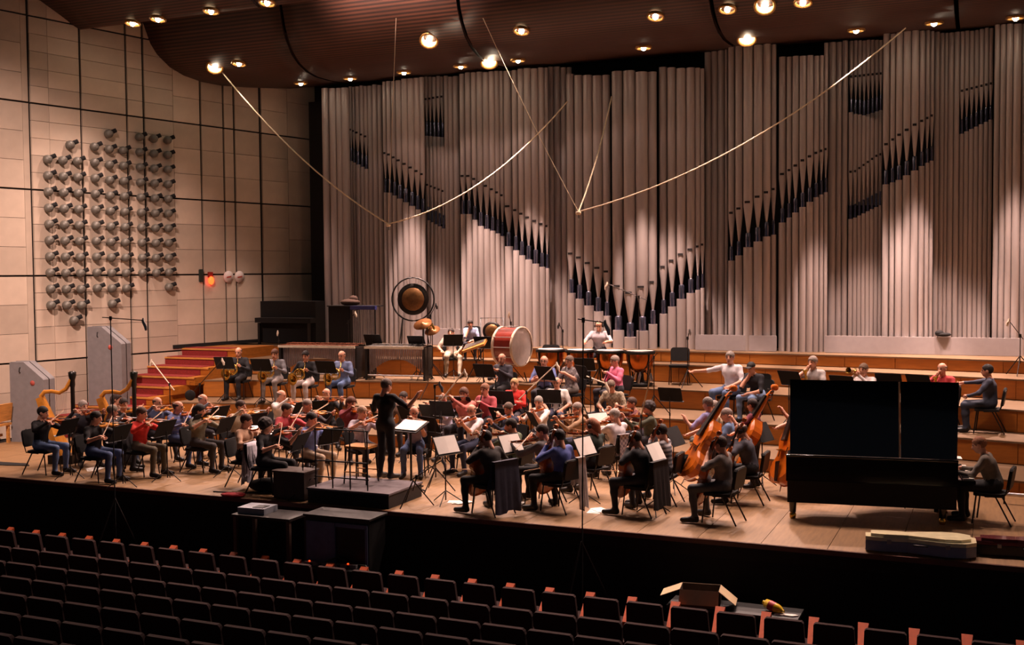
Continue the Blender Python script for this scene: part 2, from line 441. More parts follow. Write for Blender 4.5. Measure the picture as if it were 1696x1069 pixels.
for (px, py, sh, br) in LAMPS:
    h = onceil(px, py, P1 if sh == 1 else P2)
    if h is None: continue
    p = h[1]; nrm = h[2]
    if nrm[2] > 0: nrm = -nrm
    zax = Vector(tuple(-nrm)).lerp(Vector((0, 0, 1)), .5)
    if br == 2: zax = zax.lerp(Vector(tuple(p - CAM)).normalized(), .45)
    zax.normalize()
    M = Matrix.Translation(tuple(p + nrm * .03)) @ zax.to_track_quat('Z', 'Y').to_matrix().to_4x4() @ Matrix.Scale(1.7 if br == 2 else 1.45, 4)
    lab = 'round gold recessed ceiling lamp on the dark front shell' if sh == 1 else ('bright swivelled ceiling spot lamp glaring from the slatted shell' if br == 2 else 'small gold ceiling downlight in the slatted shell above the organ')
    lampP.place('ceiling_lamp', lab, 'lamp', M, 'ceiling lamps, front shell' if sh == 1 else ('glaring ceiling spots' if br == 2 else 'downlights above the organ'))
    q = p + nrm * .14
    if br == 2: spot(tuple(q), (p[0] * .55 + AX * .45, 17.5, 0.0), LAMP_POWER * 1.5, 70, .6)
    elif sh == 1: spot(tuple(q), (p[0] + .5, p[1] - 1.5, 0.0), LAMP_POWER * .65, 84, .7)
    elif p[1] > 25.3:
        tilt = math.radians(24) - math.atan(max(.25, ORGY + .05 - p[1]) / 4.6)
        spot(tuple(q), (p[0], p[1] - 9 * math.tan(tilt), q[2] - 9.0), LAMP_POWER * (3.5 if px > 600 else .45), 48, .3)
    else: spot(tuple(q), (p[0], p[1] - 1.6, 0.0), LAMP_POWER * (.5 if px > 420 else .15), 88, .6)
# the same downlights go on along the front shell, above the top of the picture
for i, lx in enumerate((-12.6, -10.4, -8.2, -6.0, -3.8, -1.6, .6)):
    ly = 20.75
    z = float(np.interp(ly, [p[0] for p in P1], [p[1] for p in P1]))
    lampP.place('ceiling_lamp', 'round gold recessed ceiling lamp on the dark front shell', 'lamp', TR(lx, ly, z - .05, 0, 1.1), 'ceiling lamps, front shell')
    spot((lx, ly, z - .2), (lx, ly - 2.2, 0), LAMP_POWER * .95, 80, .7)
for lx in (-14.2, -12.6):
    lampP.place('ceiling_lamp', 'gold lamp on the rim of the front shell aimed at the slats', 'lamp', TR(lx, 21.75, 10.62) @ rotm('X', math.radians(120)), 'slat-washing lamps')
    spot((lx, 21.9, 10.7), (lx + .2, 23.3, 10.95), LAMP_POWER * .35, 110, .8)
# projector on the hall ceiling that lights the stone wall
pj = thing('hall_projector', 'black theatre projector under the hall ceiling', 'projector', TR(-13.0, 9.5, 13.0))
MB().lathe([(.14, -.2), (.16, .2), (.1, .3)], 14, M=rotm('X', math.radians(60))).obj('housing', M_BLACK, pj); MB().tube([(0, 0, .1), (0, 0, .5)], .03, 6).obj('bracket', M_BLACK, pj)
spot((-13.0, 9.85, 12.75), (-21.3, 19.6, 2.6), LAMP_POWER * 8.5, 46, .85, .2)

# ------------------------------------------------------------------ organ
ORGY = 27.95
organ = thing('pipe_organ', 'huge concert organ of pale metal pipes filling the back wall', 'organ', TR(AX, ORGY + .5, LEV[4]))
OB = Vector((AX, ORGY + .5, LEV[4]))
def pipe_at(pl, pr, ytop, ymouth=None, ytip=None, dep=0.0, sleeve=19.0, ybot=None):
    Y = ORGY + dep
    pc = (pl + pr) / 2
    a, c = ony(pl, 300, Y), ony(pr, 300, Y)
    r = abs(c[0] - a[0]) / 2 * .97
    X = (a[0] + c[0]) / 2
    zt = ony(pc, ytop, Y)[2]
    zb = LEV[4] if ybot is None else ony(pc, ybot, Y)[2]
    L = lambda x, y, z: (x - OB.x, y - OB.y, z - OB.z)
    MX = Matrix.Translation(L(X, Y, 0))
    nn = 14
    if ymouth is None:
        return MB().lathe([(r, zb), (r, zt)], nn).obj('organ_pipe', M_PIPE, organ, MX)
    zm = ony(pc, ymouth, Y)[2]; zp = ony(pc, ytip, Y)[2]; zs = ony(pc, ytip + sleeve, Y)[2]
    zsh = zm - (zm - zp) * .12
    o = MB().lathe([(r * .14, zp - .03), (r, zsh), (r, zt)], nn).obj('organ_pipe', M_PIPE, organ, MX)
    # mouth slot with lips
    MB().box((0, -r * .86, zm), (r * 1.05, r * .42, .055)).obj('mouth', M_PIPE_IN, o)
    MB().lathe([(r * .62, zs), (r * .62, zp + .05), (r * .5, zp + .07)], 12).obj('sleeve', M_CHROME, o)
    MB().lathe([(r, zb), (r, zs)], nn).obj('pipe_column', M_PIPE, o)
    return o
def group(bounds, ytop, mouth=None, tip=None, bulge=.3, back=0.0, sleeve=19, ybot=None):
    lo, hi = bounds[0], bounds[-1]
    for a, c in zip(bounds[:-1], bounds[1:]):
        m = (a + c) / 2; t = (m - lo) / (hi - lo)
        yt = np.interp(m, *zip(*ytop)) if isinstance(ytop, list) else ytop
        ym = float(np.interp(m, *zip(*mouth))) if mouth else None
        yp = float(np.interp(m, *zip(*tip))) if tip else None
        pipe_at(a, c, float(yt) + random.uniform(-1, 1), ym, yp, back - bulge * math.sin(math.pi * min(1, t * .8 + .1)), sleeve, ybot)
TOPL = [(535, 148), (635, 140), (636, 136), (704, 128), (760, 126), (766, 122), (835, 118), (900, 112), (947, 112), (948, 124), (1010, 126), (1014, 118), (1088, 120), (1092, 112), (1168, 114), (1169, 88), (1203, 84), (1206, 76), (1286, 74),
        (1288, 96), (1366, 92), (1367, 72), (1404, 68), (1460, 66), (1462, 58), (1535, 50), (1560, 56), (1585, 54), (1642, 46), (1643, 42), (1700, 40)]
group([535.7, 548, 559, 567.6, 579.5], TOPL, bulge=.2)
group([580, 585, 589.6, 597.4, 604, 611], TOPL, [(580, 214), (611, 228)], [(580, 248), (611, 264)], .05, .35, 18)
group([611, 618.8, 627.3, 635], TOPL, bulge=-.1, back=.25)
group([635.6, 642, 650, 657.5, 667, 677, 687, 696, 704], TOPL, [(642, 254), (700, 289)], [(645, 300), (704, 336)], .35)
group([705, 711, 717, 724, 731, 737], TOPL, [(705, 165), (737, 160)], [(705, 205), (737, 208)], .05, .45, 20, 372)
group([705.5, 712, 718, 724.5, 731, 737], 243, [(705, 305), (737, 318)], [(705, 345), (740, 364)], .08, .25, 18)
group([737, 744, 752, 762], TOPL, bulge=-.1, back=.2)
group([762.7, 772, 782, 791, 801, 811, 820, 828, 835.4], TOPL, [(778, 292), (819, 316), (835, 326)], [(778, 336), (798, 358), (817, 364), (833, 373)], .35)
group([835.6, 849, 859, 869, 880.5, 892, 902, 909], TOPL, [(842, 342), (854, 348.6), (877, 362), (900, 373), (909, 376)], [(842, 389), (856, 397), (866, 406), (888, 419), (901, 425), (909, 426)], .38)
group([909, 918, 929.6, 940, 948], TOPL, bulge=-.12, back=.2)
group([939, 952.4, 966.5, 982.3, 998, 1011.5], [(939, 124), (1011, 126)], [(945, 420), (958, 426), (976, 437), (994, 446), (1010, 452)], [(945, 466), (962, 478), (977, 489.4), (993.6, 499), (1006, 505)], .15)
group([1014, 1033, 1053, 1073.5, 1088], TOPL, [(1022, 473), (1041, 486), (1068, 473), (1086, 465)], [(1024, 528), (1044, 540), (1065, 528), (1081, 518)], .25, -.1)
group([1091.7, 1105.6, 1120.4, 1136.7, 1151.3, 1160, 1167], TOPL, [(1095, 445), (1110, 434), (1128, 422), (1147, 412), (1167, 404)], [(1100, 501), (1114, 488), (1129, 476), (1145, 466), (1164, 458)], .15)
group([1167, 1178, 1189, 1200.6, 1206], TOPL, bulge=-.12, back=.2)
group([1206, 1217.6, 1231, 1247.7, 1263, 1276.6, 1286], TOPL, [(1213, 353), (1220, 349), (1238, 336), (1258, 325), (1274, 317), (1285, 312)], [(1213, 413), (1225, 404), (1239, 391), (1256, 381), (1270, 373), (1281, 370)], .38)
group([1289.6, 1302.7, 1312, 1323.7, 1335.5, 1347, 1356.4, 1364, 1371], TOPL, [(1296, 289), (1305, 284), (1330, 266), (1353, 253), (1371, 246)], [(1297, 350), (1307, 342), (1330, 324), (1352, 308), (1371, 298)], .35)
group([1371, 1384.5, 1394.4, 1404], TOPL, bulge=-.1, back=.2)
group([1405, 1413, 1420, 1427, 1434, 1441, 1448, 1455, 1461], TOPL, [(1405, 128), (1461, 122)], [(1405, 168), (1430, 172), (1461, 162)], .05, .5, 20, 340)
group([1405, 1413, 1420, 1427, 1434, 1441, 1448, 1455, 1461], [(1405, 186), (1430, 191), (1461, 202)], [(1415, 285), (1455, 256)], [(1412, 345), (1458, 322)], .05, .25, 18)
group([1461.5, 1473.7, 1483, 1495, 1508, 1521, 1531, 1539, 1546], TOPL, [(1467, 240), (1486, 226), (1515, 207), (1546, 190)], [(1469, 287), (1488, 280), (1513, 265), (1533, 252), (1546, 246)], .35)
group([1546, 1555, 1563, 1569, 1579, 1588], TOPL, bulge=-.1, back=.22)
group([1588, 1596, 1604, 1612, 1620, 1628, 1636, 1643], TOPL, [(1588, 152), (1643, 138)], [(1588, 205), (1643, 178)], .05, .35, 19)
group([1645, 1655, 1665, 1676, 1690, 1703, 1712], TOPL, bulge=.25)
# black inner case right behind the pipes
b = MB().box((-.9 - OB.x - 8.1, ORGY + .75 - OB.y, 5.4 - OB.z), (20.2, .06, 7.2)); b.obj('inner_case', M_BLACKM, organ)
# low grey panels in front of the pipes
for i, (x0, x1, y0, y1, lab) in enumerate([(1152, 1286, 556, 586, 'low pale grey panel leaning on the organ near the empty chair'), (1366, 1689, 559, 591, 'long low pale grey panel before the organ behind the piano'), (690, 762, 545, 600, 'pale grey panel before the organ behind the bass drum')]):
    a = ony(x0, y1, ORGY - .45); c = ony(x1, y1, ORGY - .45); t = ony((x0 + x1) / 2, y0, ORGY - .45)
    h = t[2] - LEV[4]
    o = MB().prism(rbox(c[0] - a[0], h, .02, 2), -.03, .03).obj('organ_screen', M_GREY, None, Matrix.Translation(((a[0] + c[0]) / 2, ORGY - .45, LEV[4] + .008 + h / 2)) @ rotm('X', math.pi / 2))
    tag(o, lab, 'panel')

# ------------------------------------------------------------------ wall fixtures
fx = Proto()
b = MB().lathe([(.02, 0), (.08, .015), (.108, .06), (.108, .13), (.085, .18), (.03, .2)], 14)
fx.part('housing', b, mat('fixture_grey', '#6e6b63', .5, .2))
fx.part('nozzle', MB().lathe([(.055, .09), (.055, .25), (.045, .25), (.04, .12)], 12, M=rotm('Y', math.radians(38)) @ rotm('X', math.radians(-22)) @ Matrix.Translation((0, 0, .02))), M_BLACKM)
fx.part('arm', MB().tube([(0, 0, -.01), (0, -.02, .03), (0, -.05, .05)], .03, 6), M_DSTEEL)
FIX = [(72.8, 264.7, 78.6, 506, 10), (98, 266.5, 104.5, 506, 10), (122, 268, 129, 506, 10), (110, 241, 110, 241, 1), (116.5, 531, 116.5, 531, 1), (150.3, 244, 155, 478, 10), (174, 222.6, 180, 503.6, 12), (198, 250, 203.5, 478, 10), (225, 228, 230, 452.5, 10), (248.5, 230.5, 253, 452.5, 10), (271.5, 233, 274, 476, 11)]
for x0, y0, x1, y1, n in FIX:
    for k in range(n):
        t = k / max(1, n - 1)
        p = onwall(x0 + (x1 - x0) * t, y0 + (y1 - y0) * t) + WN * .05
        M = Matrix.Translation(tuple(p)) @ Matrix(((WT[0], 0, WN[0], 0), (WT[1], 0, WN[1], 0), (0, 1, 0, 0), (0, 0, 0, 1)))
        fx.place('wall_fixture', 'small grey round fixture with black nozzle on the stone wall', 'fixture', M, 'round fixtures on the stone wall')

# ================================================================== PEOPLE
def cap_d(P, a, b, ra, rb):
    a = np.array(a); b = np.array(b); ab = b - a; L2 = float(ab @ ab)
    t = np.zeros(len(P)) if L2 < 1e-9 else np.clip(((P - a) @ ab) / L2, 0, 1)
    return np.sqrt((((P - a) - t[:, None] * ab) ** 2).sum(1)) - (ra + (rb - ra) * t)
def ell_d(P, c, r):
    q = (P - np.array(c)) / np.array(r); k = np.sqrt((q ** 2).sum(1))
    return (k - 1) * min(r)
def prim_d(P, p): return ell_d(P, p[1], p[2]) if p[0] == 'e' else cap_d(P, p[1], p[2], p[3], p[4])
def smin(a, b, k):
    h = np.clip(.5 + .5 * (b - a) / k, 0, 1); return b + (a - b) * h - k * h * (1 - h)
def field(P, prims, k):
    d = None
    for p in prims:
        q = prim_d(P, p); d = q if d is None else smin(d, q, k)
    return d
def surfnet(fn, lo, hi, h):
    lo = np.array(lo, float); n = np.ceil((np.array(hi) - lo) / h).astype(int) + 1
    g = np.stack(np.meshgrid(*[np.arange(k) for k in n], indexing='ij'), -1).reshape(-1, 3)
    D = fn(lo + g * h).reshape(n); S = D < 0
    c = np.zeros(n - 1, int)
    for dx in (0, 1):
        for dy in (0, 1):
            for dz in (0, 1): c += S[dx:n[0] - 1 + dx, dy:n[1] - 1 + dy, dz:n[2] - 1 + dz]
    act = np.argwhere((c > 0) & (c < 8)); idx = -np.ones(n - 1, int); idx[tuple(act.T)] = np.arange(len(act))
    acc = np.zeros((len(act), 3)); cnt = np.zeros(len(act))
    cor = [(i, j, k) for i in (0, 1) for j in (0, 1) for k in (0, 1)]
    for A in cor:
        for ax in range(3):
            if A[ax]: continue
            B = list(A); B[ax] = 1
            da = D[tuple((act + A).T)]; db = D[tuple((act + B).T)]
            m = (da < 0) != (db < 0)
            t = np.where(m, da / np.where(m, da - db, 1), 0)
            pt = np.array(A, float)[None, :] + t[:, None] * (np.array(B) - np.array(A))[None, :]
            acc += pt * m[:, None]; cnt += m
    V = lo + (act + acc / cnt[:, None]) * h
    Q = []
    for ax in range(3):
        a1, a2 = [(1, 2), (2, 0), (0, 1)][ax]
        sl0 = [slice(None)] * 3; sl1 = [slice(None)] * 3
        sl0[ax] = slice(0, n[ax] - 1); sl1[ax] = slice(1, n[ax])
        ch = S[tuple(sl0)] != S[tuple(sl1)]
        e = np.argwhere(ch)
        e = e[(e[:, a1] > 0) & (e[:, a2] > 0) & (e[:, a1] < n[a1] - 1) & (e[:, a2] < n[a2] - 1)]
        if not len(e): continue
        o1 = np.zeros(3, int); o1[a1] = 1; o2 = np.zeros(3, int); o2[a2] = 1
        q = np.stack([idx[tuple((e - o1 - o2).T)], idx[tuple((e - o2).T)], idx[tuple(e.T)], idx[tuple((e - o1).T)]], 1)
        ins = S[tuple(e.T)]
        q[~ins] = q[~ins][:, ::-1]
        Q.append(q)
    return V, np.concatenate(Q)

# ---- head template (origin at head centre, looks along +y)
HEADP = [('e', (0, -.008, .03), (.078, .098, .092)), ('e', (0, .022, -.045), (.06, .072, .076)), ('c', (0, .088, .012), (0, .106, -.022), .011, .017), ('e', (.079, -.005, -.005), (.013, .022, .033)), ('e', (-.079, -.005, -.005), (.013, .022, .033)), ('c', (0, -.02, -.07), (0, -.035, -.17), .052, .055)]
HV, HQ = surfnet(lambda P: field(P, HEADP, .02), (-.11, -.13, -.2), (.11, .15, .14), .0125)
def hair_mesh(kind):
    def fn(P):
        x, y, z = P.T
        if kind == 'cap':
            d = ell_d(P, (0, -.008, .045), (.09, .11, .092)); d = np.maximum(d, .03 - z)
            return np.minimum(d, np.maximum(ell_d(P, (0, .13, .04), (.07, .07, .014)), .05 - y))
        if kind == 'curly': d = ell_d(P, (0, -.035, .035), (.135, .13, .125)) + .012 * np.sin(60 * x) * np.sin(55 * y) * np.sin(58 * z)
        elif kind == 'long':
            d = ell_d(P, (0, -.012, .036), (.092, .112, .106)); d = smin(d, cap_d(P, (0, -.07, .0), (0, -.085, -.17), .085, .06), .03)
        else: d = ell_d(P, (0, -.012, .036), (.087, .108, .102))
        cut = .70 * y - .71 * z - (.022 if kind != 'bald' else .0)
        if kind == 'bald': d = np.maximum(d, z - .065); cut = .9 * y - .35 * z - .005
        if kind == 'short': d = np.maximum(d, -.085 - z)
        return np.maximum(d, cut)
    V, Q = surfnet(fn, (-.16, -.19, -.26), (.16, .2, .17), .015)
    mb = MB(); mb.add(V.tolist(), Q.tolist(), 0, True)
    return mb.mesh('hair', [M_EYE])
HAIR = {k: hair_mesh(k) for k in ('short', 'bald', 'long', 'curly', 'cap')}
b = MB(); b.tube([(math.cos(a) * .098, -.005, math.sin(a) * .125 + .01) for a in np.linspace(math.radians(5), math.radians(175), 12)], .009, 6)
for sx in (-1, 1): b.lathe([(.03, 0), (.04, .008), (.038, .03), (.02, .035)], 12, M=Matrix.Translation((sx * .085, 0, 0)) @ rotm('Y', sx * math.pi / 2))
HPHONE = b.mesh('headphones', [M_BLACK])
b = MB()
for sx in (-1, 1): b.tube([(sx * .034 + .024 * math.cos(a), .102, .012 + .018 * math.sin(a)) for a in np.linspace(0, 2 * math.pi, 9)[:-1]], .003, 4, closed=True)
b.tube([(-.06, .1, .014), (-.082, .02, .014)], .003, 4); b.tube([(.06, .1, .014), (.082, .02, .014)], .003, 4); b.tube([(-.01, .103, .014), (.01, .103, .014)], .003, 4)
GLASS = b.mesh('glasses', [M_BLACK])

SK, TOP, FORE, LEGM, SHOE_, EYE_, LIP_ = range(7)
def vadd(a, b): return tuple(np.array(a) + np.array(b))
def lerp(a, b, t): return tuple(np.array(a) * (1 - t) + np.array(b) * t)
def seated(**kw):
    J = dict(pel=(0, 0, .57), chest=(0, .02, .89), nb=(0, .02, 1.05), head=(0, .06, 1.18), hp=8, ht=0, shL=(-.185, .01, .985), shR=(.185, .01, .985),
             hipL=(-.10, .03, .55), hipR=(.10, .03, .55), knL=(-.15, .45, .53), knR=(.15, .45, .53), anL=(-.16, .42, .10), anR=(.16, .42, .10), toL=(-.19, .60, .045), toR=(.19, .60, .045),
             elL=(-.29, .10, .74), elR=(.29, .10, .74), haL=(-.14, .34, .63), haR=(.14, .34, .63), fdL=(.3, .9, -.1), fdR=(-.3, .9, -.1))
    J.update(kw); return J
def lean(J, dy, dz=0.0):
    """bend the upper body forward by dy at the shoulders"""
    for k in ('chest', 'nb', 'head', 'shL', 'shR'):
        z = J[k][2]; t = (z - .57) / .48
        J[k] = (J[k][0], J[k][1] + dy * t, z + dz * t)
    return J
def standing(**kw):
    J = dict(pel=(0, 0, .96), chest=(0, .02, 1.30), nb=(0, 0, 1.47), head=(0, .04, 1.61), hp=8, ht=0, shL=(-.20, 0, 1.41), shR=(.20, 0, 1.41),
             hipL=(-.095, 0, .93), hipR=(.095, 0, .93), knL=(-.11, .03, .50), knR=(.11, .03, .50), anL=(-.12, -.02, .10), anR=(.12, -.02, .10), toL=(-.15, .15, .045), toR=(.15, .15, .045),
             elL=(-.27, -.02, 1.13), elR=(.27, -.02, 1.13), haL=(-.25, .12, .90), haR=(.25, .12, .90), fdL=(0, .4, -1), fdR=(0, .4, -1))
    J.update(kw); return J
POSES = {}
def head_matrix(J): return Matrix.Translation(J['head']) @ rotm('Z', math.radians(J['ht'])) @ rotm('X', math.radians(-J['hp']))
def body_mesh(name, J):
    c = lambda a, b, ra, rb, reg: (('c', a, b, ra, rb), reg)
    pr = [c(vadd(J['pel'], (-.06, 0, 0)), vadd(J['pel'], (.06, 0, 0)), .125, .125, LEGM),
          c(vadd(J['pel'], (0, 0, .06)), J['chest'], .128, .135, TOP),
          c(vadd(J['chest'], (-.075, 0, .0)), vadd(J['chest'], (.075, 0, .0)), .118, .118, TOP),
          c(lerp(J['shL'], J['shR'], .08), lerp(J['shL'], J['shR'], .92), .066, .066, TOP),
          c(lerp(J['nb'], J['chest'], .15), lerp(J['nb'], J['head'], .5), .058, .052, SK)]
    hands = []
    for s in 'LR':
        sh, el, ha = J['sh' + s], J['el' + s], J['ha' + s]
        pr += [c(sh, lerp(sh, el, .5), .06, .053, TOP), c(lerp(sh, el, .5), el, .052, .045, TOP), c(el, lerp(el, ha, .92), .044, .031, FORE)]
        fd = np.array(J['fd' + s], float); fd /= np.linalg.norm(fd)
        pr.append(c(ha, tuple(np.array(ha) + fd * .055), .03, .033, SK)); hands.append((s, np.array(ha), fd, np.array(el)))
        hip, kn, an, to = J['hip' + s], J['kn' + s], J['an' + s], J['to' + s]
        pr += [c(hip, kn, .092, .064, LEGM), c(kn, lerp(kn, an, .4), .062, .058, LEGM), c(lerp(kn, an, .4), an, .058, .045, LEGM),
               c(vadd(an, (0, -.02, -.04)), to, .05, .042, SHOE_)]
    prims = [p for p, _ in pr]; regs = np.array([r for _, r in pr])
    pts = np.array([q for p in prims for q in (p[1], p[2])])
    V, Q = surfnet(lambda P: field(P, prims, .035), pts.min(0) - .17, pts.max(0) + .17, .024)
    V[:, 2] = np.maximum(V[:, 2], .002)
    dd = np.stack([prim_d(V, p) for p in prims]); vr = regs[dd.argmin(0)]
    fr = vr[Q[:, 0]]
    mb = MB(); mb.v = V.tolist(); mb.f = Q.tolist(); mb.m = fr.tolist(); mb.s = [True] * len(Q)
    # fingers: four curled fingers and a thumb on each hand
    for s, ha, fd, el in hands:
        side = np.cross(fd, ha - el); side /= max(1e-6, np.linalg.norm(side))
        down = np.cross(side, fd)
        for i, (o, L) in enumerate(((-.027, .062), (-.009, .075), (.009, .07), (.027, .055))):
            base = ha + fd * .06 + side * o; p1 = base + fd * L * .45 + down * L * .1; p2 = p1 + fd * L * .25 + down * L * .3; p3 = p2 - fd * L * .05 + down * L * .28
            mb.tube([base, p1, p2, p3], [.0095, .009, .0085, .007], 5, SK)
        tb = ha + fd * .02 + side * .026 * (1 if s == 'L' else -1); t1 = tb + fd * .028 + side * .022 * (1 if s == 'L' else -1) + down * .012
        mb.tube([tb, t1, t1 + fd * .03 + down * .008], [.012, .0105, .009], 5, SK)
    HM = head_matrix(J)
    mb.add(HV.tolist(), HQ.tolist(), SK, True, HM)
    for sx in (-1, 1):
        mb.ell((sx * .032, .083, .014), (.013, .011, .008), 8, 5, EYE_, HM)
        mb.box((sx * .033, .087, .033), (.036, .012, .007), EYE_, HM)
    mb.box((0, .09, -.058), (.042, .012, .010), LIP_, HM)
    return mb.mesh('body_' + name, [M_SKIN, M_EYE, M_EYE, M_EYE, M_SHOE, M_EYE, M_LIP])
def add_pose(name, J, **k): POSES[name] = dict(J=J, mesh=body_mesh(name, J), **k)

# violin / viola poses: instrument frame (origin at chin end, y to scroll) and bow frame (origin at frog)
def violin_pose(name, tip, bow_t, bow_el, hp=12, ht=18, knees=None, ln=0.0):
    J = seated(hp=hp, ht=ht)
    if knees: J.update(knees)
    if ln: lean(J, ln)
    A = np.array([-.055, .085 + ln, 1.055]); B = np.array(tip, float); B[1] += ln
    d = (B - A) / np.linalg.norm(B - A)
    up = np.array([.35, -.1, 1.0]); up -= d * (up @ d); up /= np.linalg.norm(up)
    S = A + d * .20 + up * .055
    side = np.cross(d, up); side /= np.linalg.norm(side)         # towards the player's right
    bd = side * math.cos(bow_el) + up * math.sin(bow_el) - d * .12; bd /= np.linalg.norm(bd)   # from strings to frog
    frog = S + bd * bow_t
    J['haR'] = tuple(frog + np.array([0, -.03, .0])); J['fdR'] = tuple(-bd * .6 + np.array([0, .3, -.6]))
    J['elR'] = tuple(np.array(J['shR']) * .45 + np.array(J['haR']) * .55 + np.array([.12, -.08, -.13]))
    hL = A + d * .50 - up * .045
    J['haL'] = tuple(hL); J['fdL'] = tuple(up * 1 + d * .25 + side * .15)
    J['elL'] = tuple(np.array(J['shL']) * .4 + hL * .6 + np.array([-.03, .02, -.17]))
    add_pose(name, J, inst=frame(A, d, up), bow=frame(frog + bd * .03, -bd, np.cross(-bd, d) if False else up))
violin_pose('vn1', (-.26, .62, 1.05), .30, .05)
violin_pose('vn2', (-.30, .58, 1.08), .48, -.25, ht=25)
violin_pose('vn3', (-.22, .64, 1.00), .14, .55, hp=16)
violin_pose('vn4', (-.28, .60, 1.12), .36, .35, hp=4, ln=.06, knees=dict(anL=(-.17, .56, .10), toL=(-.2, .74, .045)))
J = seated(hp=14, ht=-8, haL=(-.13, .20, 1.06), elL=(-.36, .18, .86), fdL=(.6, -.3, .5), haR=(.33, .40, .66), elR=(.40, .13, .80), fdR=(-.8, .3, -.3), knL=(-.24, .42, .52), knR=(.24, .42, .52), anL=(-.27, .36, .10), anR=(.27, .38, .10), toL=(-.32, .54, .045), toR=(.33, .55, .045))
def cello_bow(): return frame((.36, .44, .66), (-1, .12, -.06), (0, .3, 1))
add_pose('cello', J, inst=frame((.03, .50, .27), (-.13, -.40, 1.12), (0, 1, .3)), bow=cello_bow())
add_pose('cello2', lean(dict(seated(hp=22, ht=10), **{k: J[k] for k in J if k[:2] in ('ha', 'el', 'fd', 'kn', 'an', 'to') and k not in ('head',)}), .08), inst=frame((.03, .52, .27), (-.13, -.38, 1.12), (0, 1, .3)), bow=frame((.30, .46, .62), (-1, .15, .1), (0, .3, 1)))
add_pose('rest', seated())
add_pose('rest2', lean(seated(hp=20, elL=(-.30, .22, .72), elR=(.30, .24, .72), haL=(-.06, .40, .62), haR=(.07, .42, .60), fdL=(.7, .5, -.5), fdR=(-.7, .5, -.5)), .16, -.03))
add_pose('cross', seated(hp=2, elL=(-.27, .16, .76), elR=(.27, .16, .76), haL=(.09, .20, .82), haR=(-.10, .17, .80), fdL=(1, -.2, .1), fdR=(-1, -.2, .1)))
add_pose('flute', seated(hp=6, ht=14, haL=(.16, .22, 1.09), elL=(-.17, .28, .93), fdL=(.5, -.3, .6), haR=(.40, .16, 1.08), elR=(.40, .04, .85), fdR=(-.3, .3, .8)), inst=frame((-.03, .17, 1.14), (1, .06, -.02), (0, 0, 1)))
add_pose('clar', seated(hp=8, haL=(-.03, .27, .95), elL=(-.27, .12, .78), fdL=(.5, .6, 0), haR=(.03, .33, .78), elR=(.28, .14, .73), fdR=(-.5, .6, 0)), inst=frame((0, .155, 1.115), (0, .42, -.9), (0, 1, .4)))
add_pose('horn', seated(hp=14, haL=(-.16, .30, .84), elL=(-.30, .14, .75), fdL=(.6, .3, .5), haR=(.22, .20, .68), elR=(.34, .04, .76), fdR=(-.4, .5, -.4)), inst=frame((.06, .30, .76), (0, 1, .25), (0, 0, 1)))
add_pose('trpt', seated(hp=4, haL=(-.03, .32, 1.10), elL=(-.27, .24, .88), fdL=(.5, .5, .4), haR=(.03, .30, 1.10), elR=(.28, .22, .90), fdR=(-.5, .5, .4)), inst=frame((0, .16, 1.13), (0, 1, .12), (0, 0, 1)))
add_pose('trup', seated(hp=2, haL=(-.14, .36, .66), elL=(-.30, .14, .74), haR=(.02, .19, 1.06), elR=(.22, .30, .86), fdR=(-.2, -.1, 1)), inst=frame((-.12, .42, .58), (0, .1, 1), (0, 1, 0)))
add_pose('chin', lean(seated(hp=10, ht=12, haR=(.03, .22, 1.04), elR=(.16, .36, .74), fdR=(-.2, -.2, .9), haL=(-.02, .42, .62), elL=(-.26, .26, .68), fdL=(.5, .6, -.5)), .14, -.02))
add_pose('armout', seated(hp=0, ht=15, elR=(.52, .02, .90), haR=(.78, .12, .88), fdR=(1, .3, -.3), haL=(-.16, .34, .64)))
add_pose('armfwd', seated(hp=2, elR=(.26, .24, .94), haR=(.22, .50, .92), fdR=(0, 1, -.2), elL=(-.28, .18, .78), haL=(-.10, .38, .70)))
add_pose('piano', lean(seated(hp=16, elL=(-.28, .26, .74), elR=(.28, .26, .74), haL=(-.20, .50, .76), haR=(.20, .50, .76), fdL=(.1, 1, -.3), fdR=(-.1, 1, -.3)), .12, -.02))
add_pose('harp', seated(hp=4, ht=-8, elL=(-.22, .28, .92), elR=(.22, .28, .92), haL=(-.12, .50, 1.0), haR=(.10, .50, .98), fdL=(.3, .8, .2), fdR=(-.3, .8, .2)))
add_pose('slouch', lean(seated(hp=-4, ht=-15, knL=(-.2, .50, .50), anL=(-.16, .72, .10), toL=(-.18, .88, .06), elR=(.34, .02, .74), haR=(.26, .26, .66)), -.08, -.05))
_d = seated(hp=24, elL=(-.32, .16, .80), elR=(.33, .14, .80), haL=(-.22, .42, .80), haR=(.30, .40, .78), fdL=(.2, 1, -.3), fdR=(-.1, 1, -.3))
for _k in ('pel', 'chest', 'nb', 'head', 'shL', 'shR', 'hipL', 'hipR', 'elL', 'elR', 'haL', 'haR'): _d[_k] = vadd(_d[_k], (0, 0, .20))
_d.update(knL=(-.2, .36, .55), knR=(.2, .36, .55), anL=(-.22, .36, .10), anR=(.22, .36, .10))
add_pose('drumsit', _d)
add_pose('drum', standing(hp=22, elL=(-.32, .14, 1.16), haL=(-.20, .40, 1.10), elR=(.33, .14, 1.16), haR=(.24, .42, 1.12), fdL=(.2, 1, -.3), fdR=(-.1, 1, -.3)))
add_pose('conduct', standing(hp=14, ht=-14, shR=(.20, .0, 1.43), elR=(.43, .10, 1.26), haR=(.60, .16, 1.47), fdR=(.45, .1, .9), elL=(-.34, .08, 1.17), haL=(-.34, .34, 1.08), fdL=(.1, 1, -.3), knR=(.12, .02, .50)))
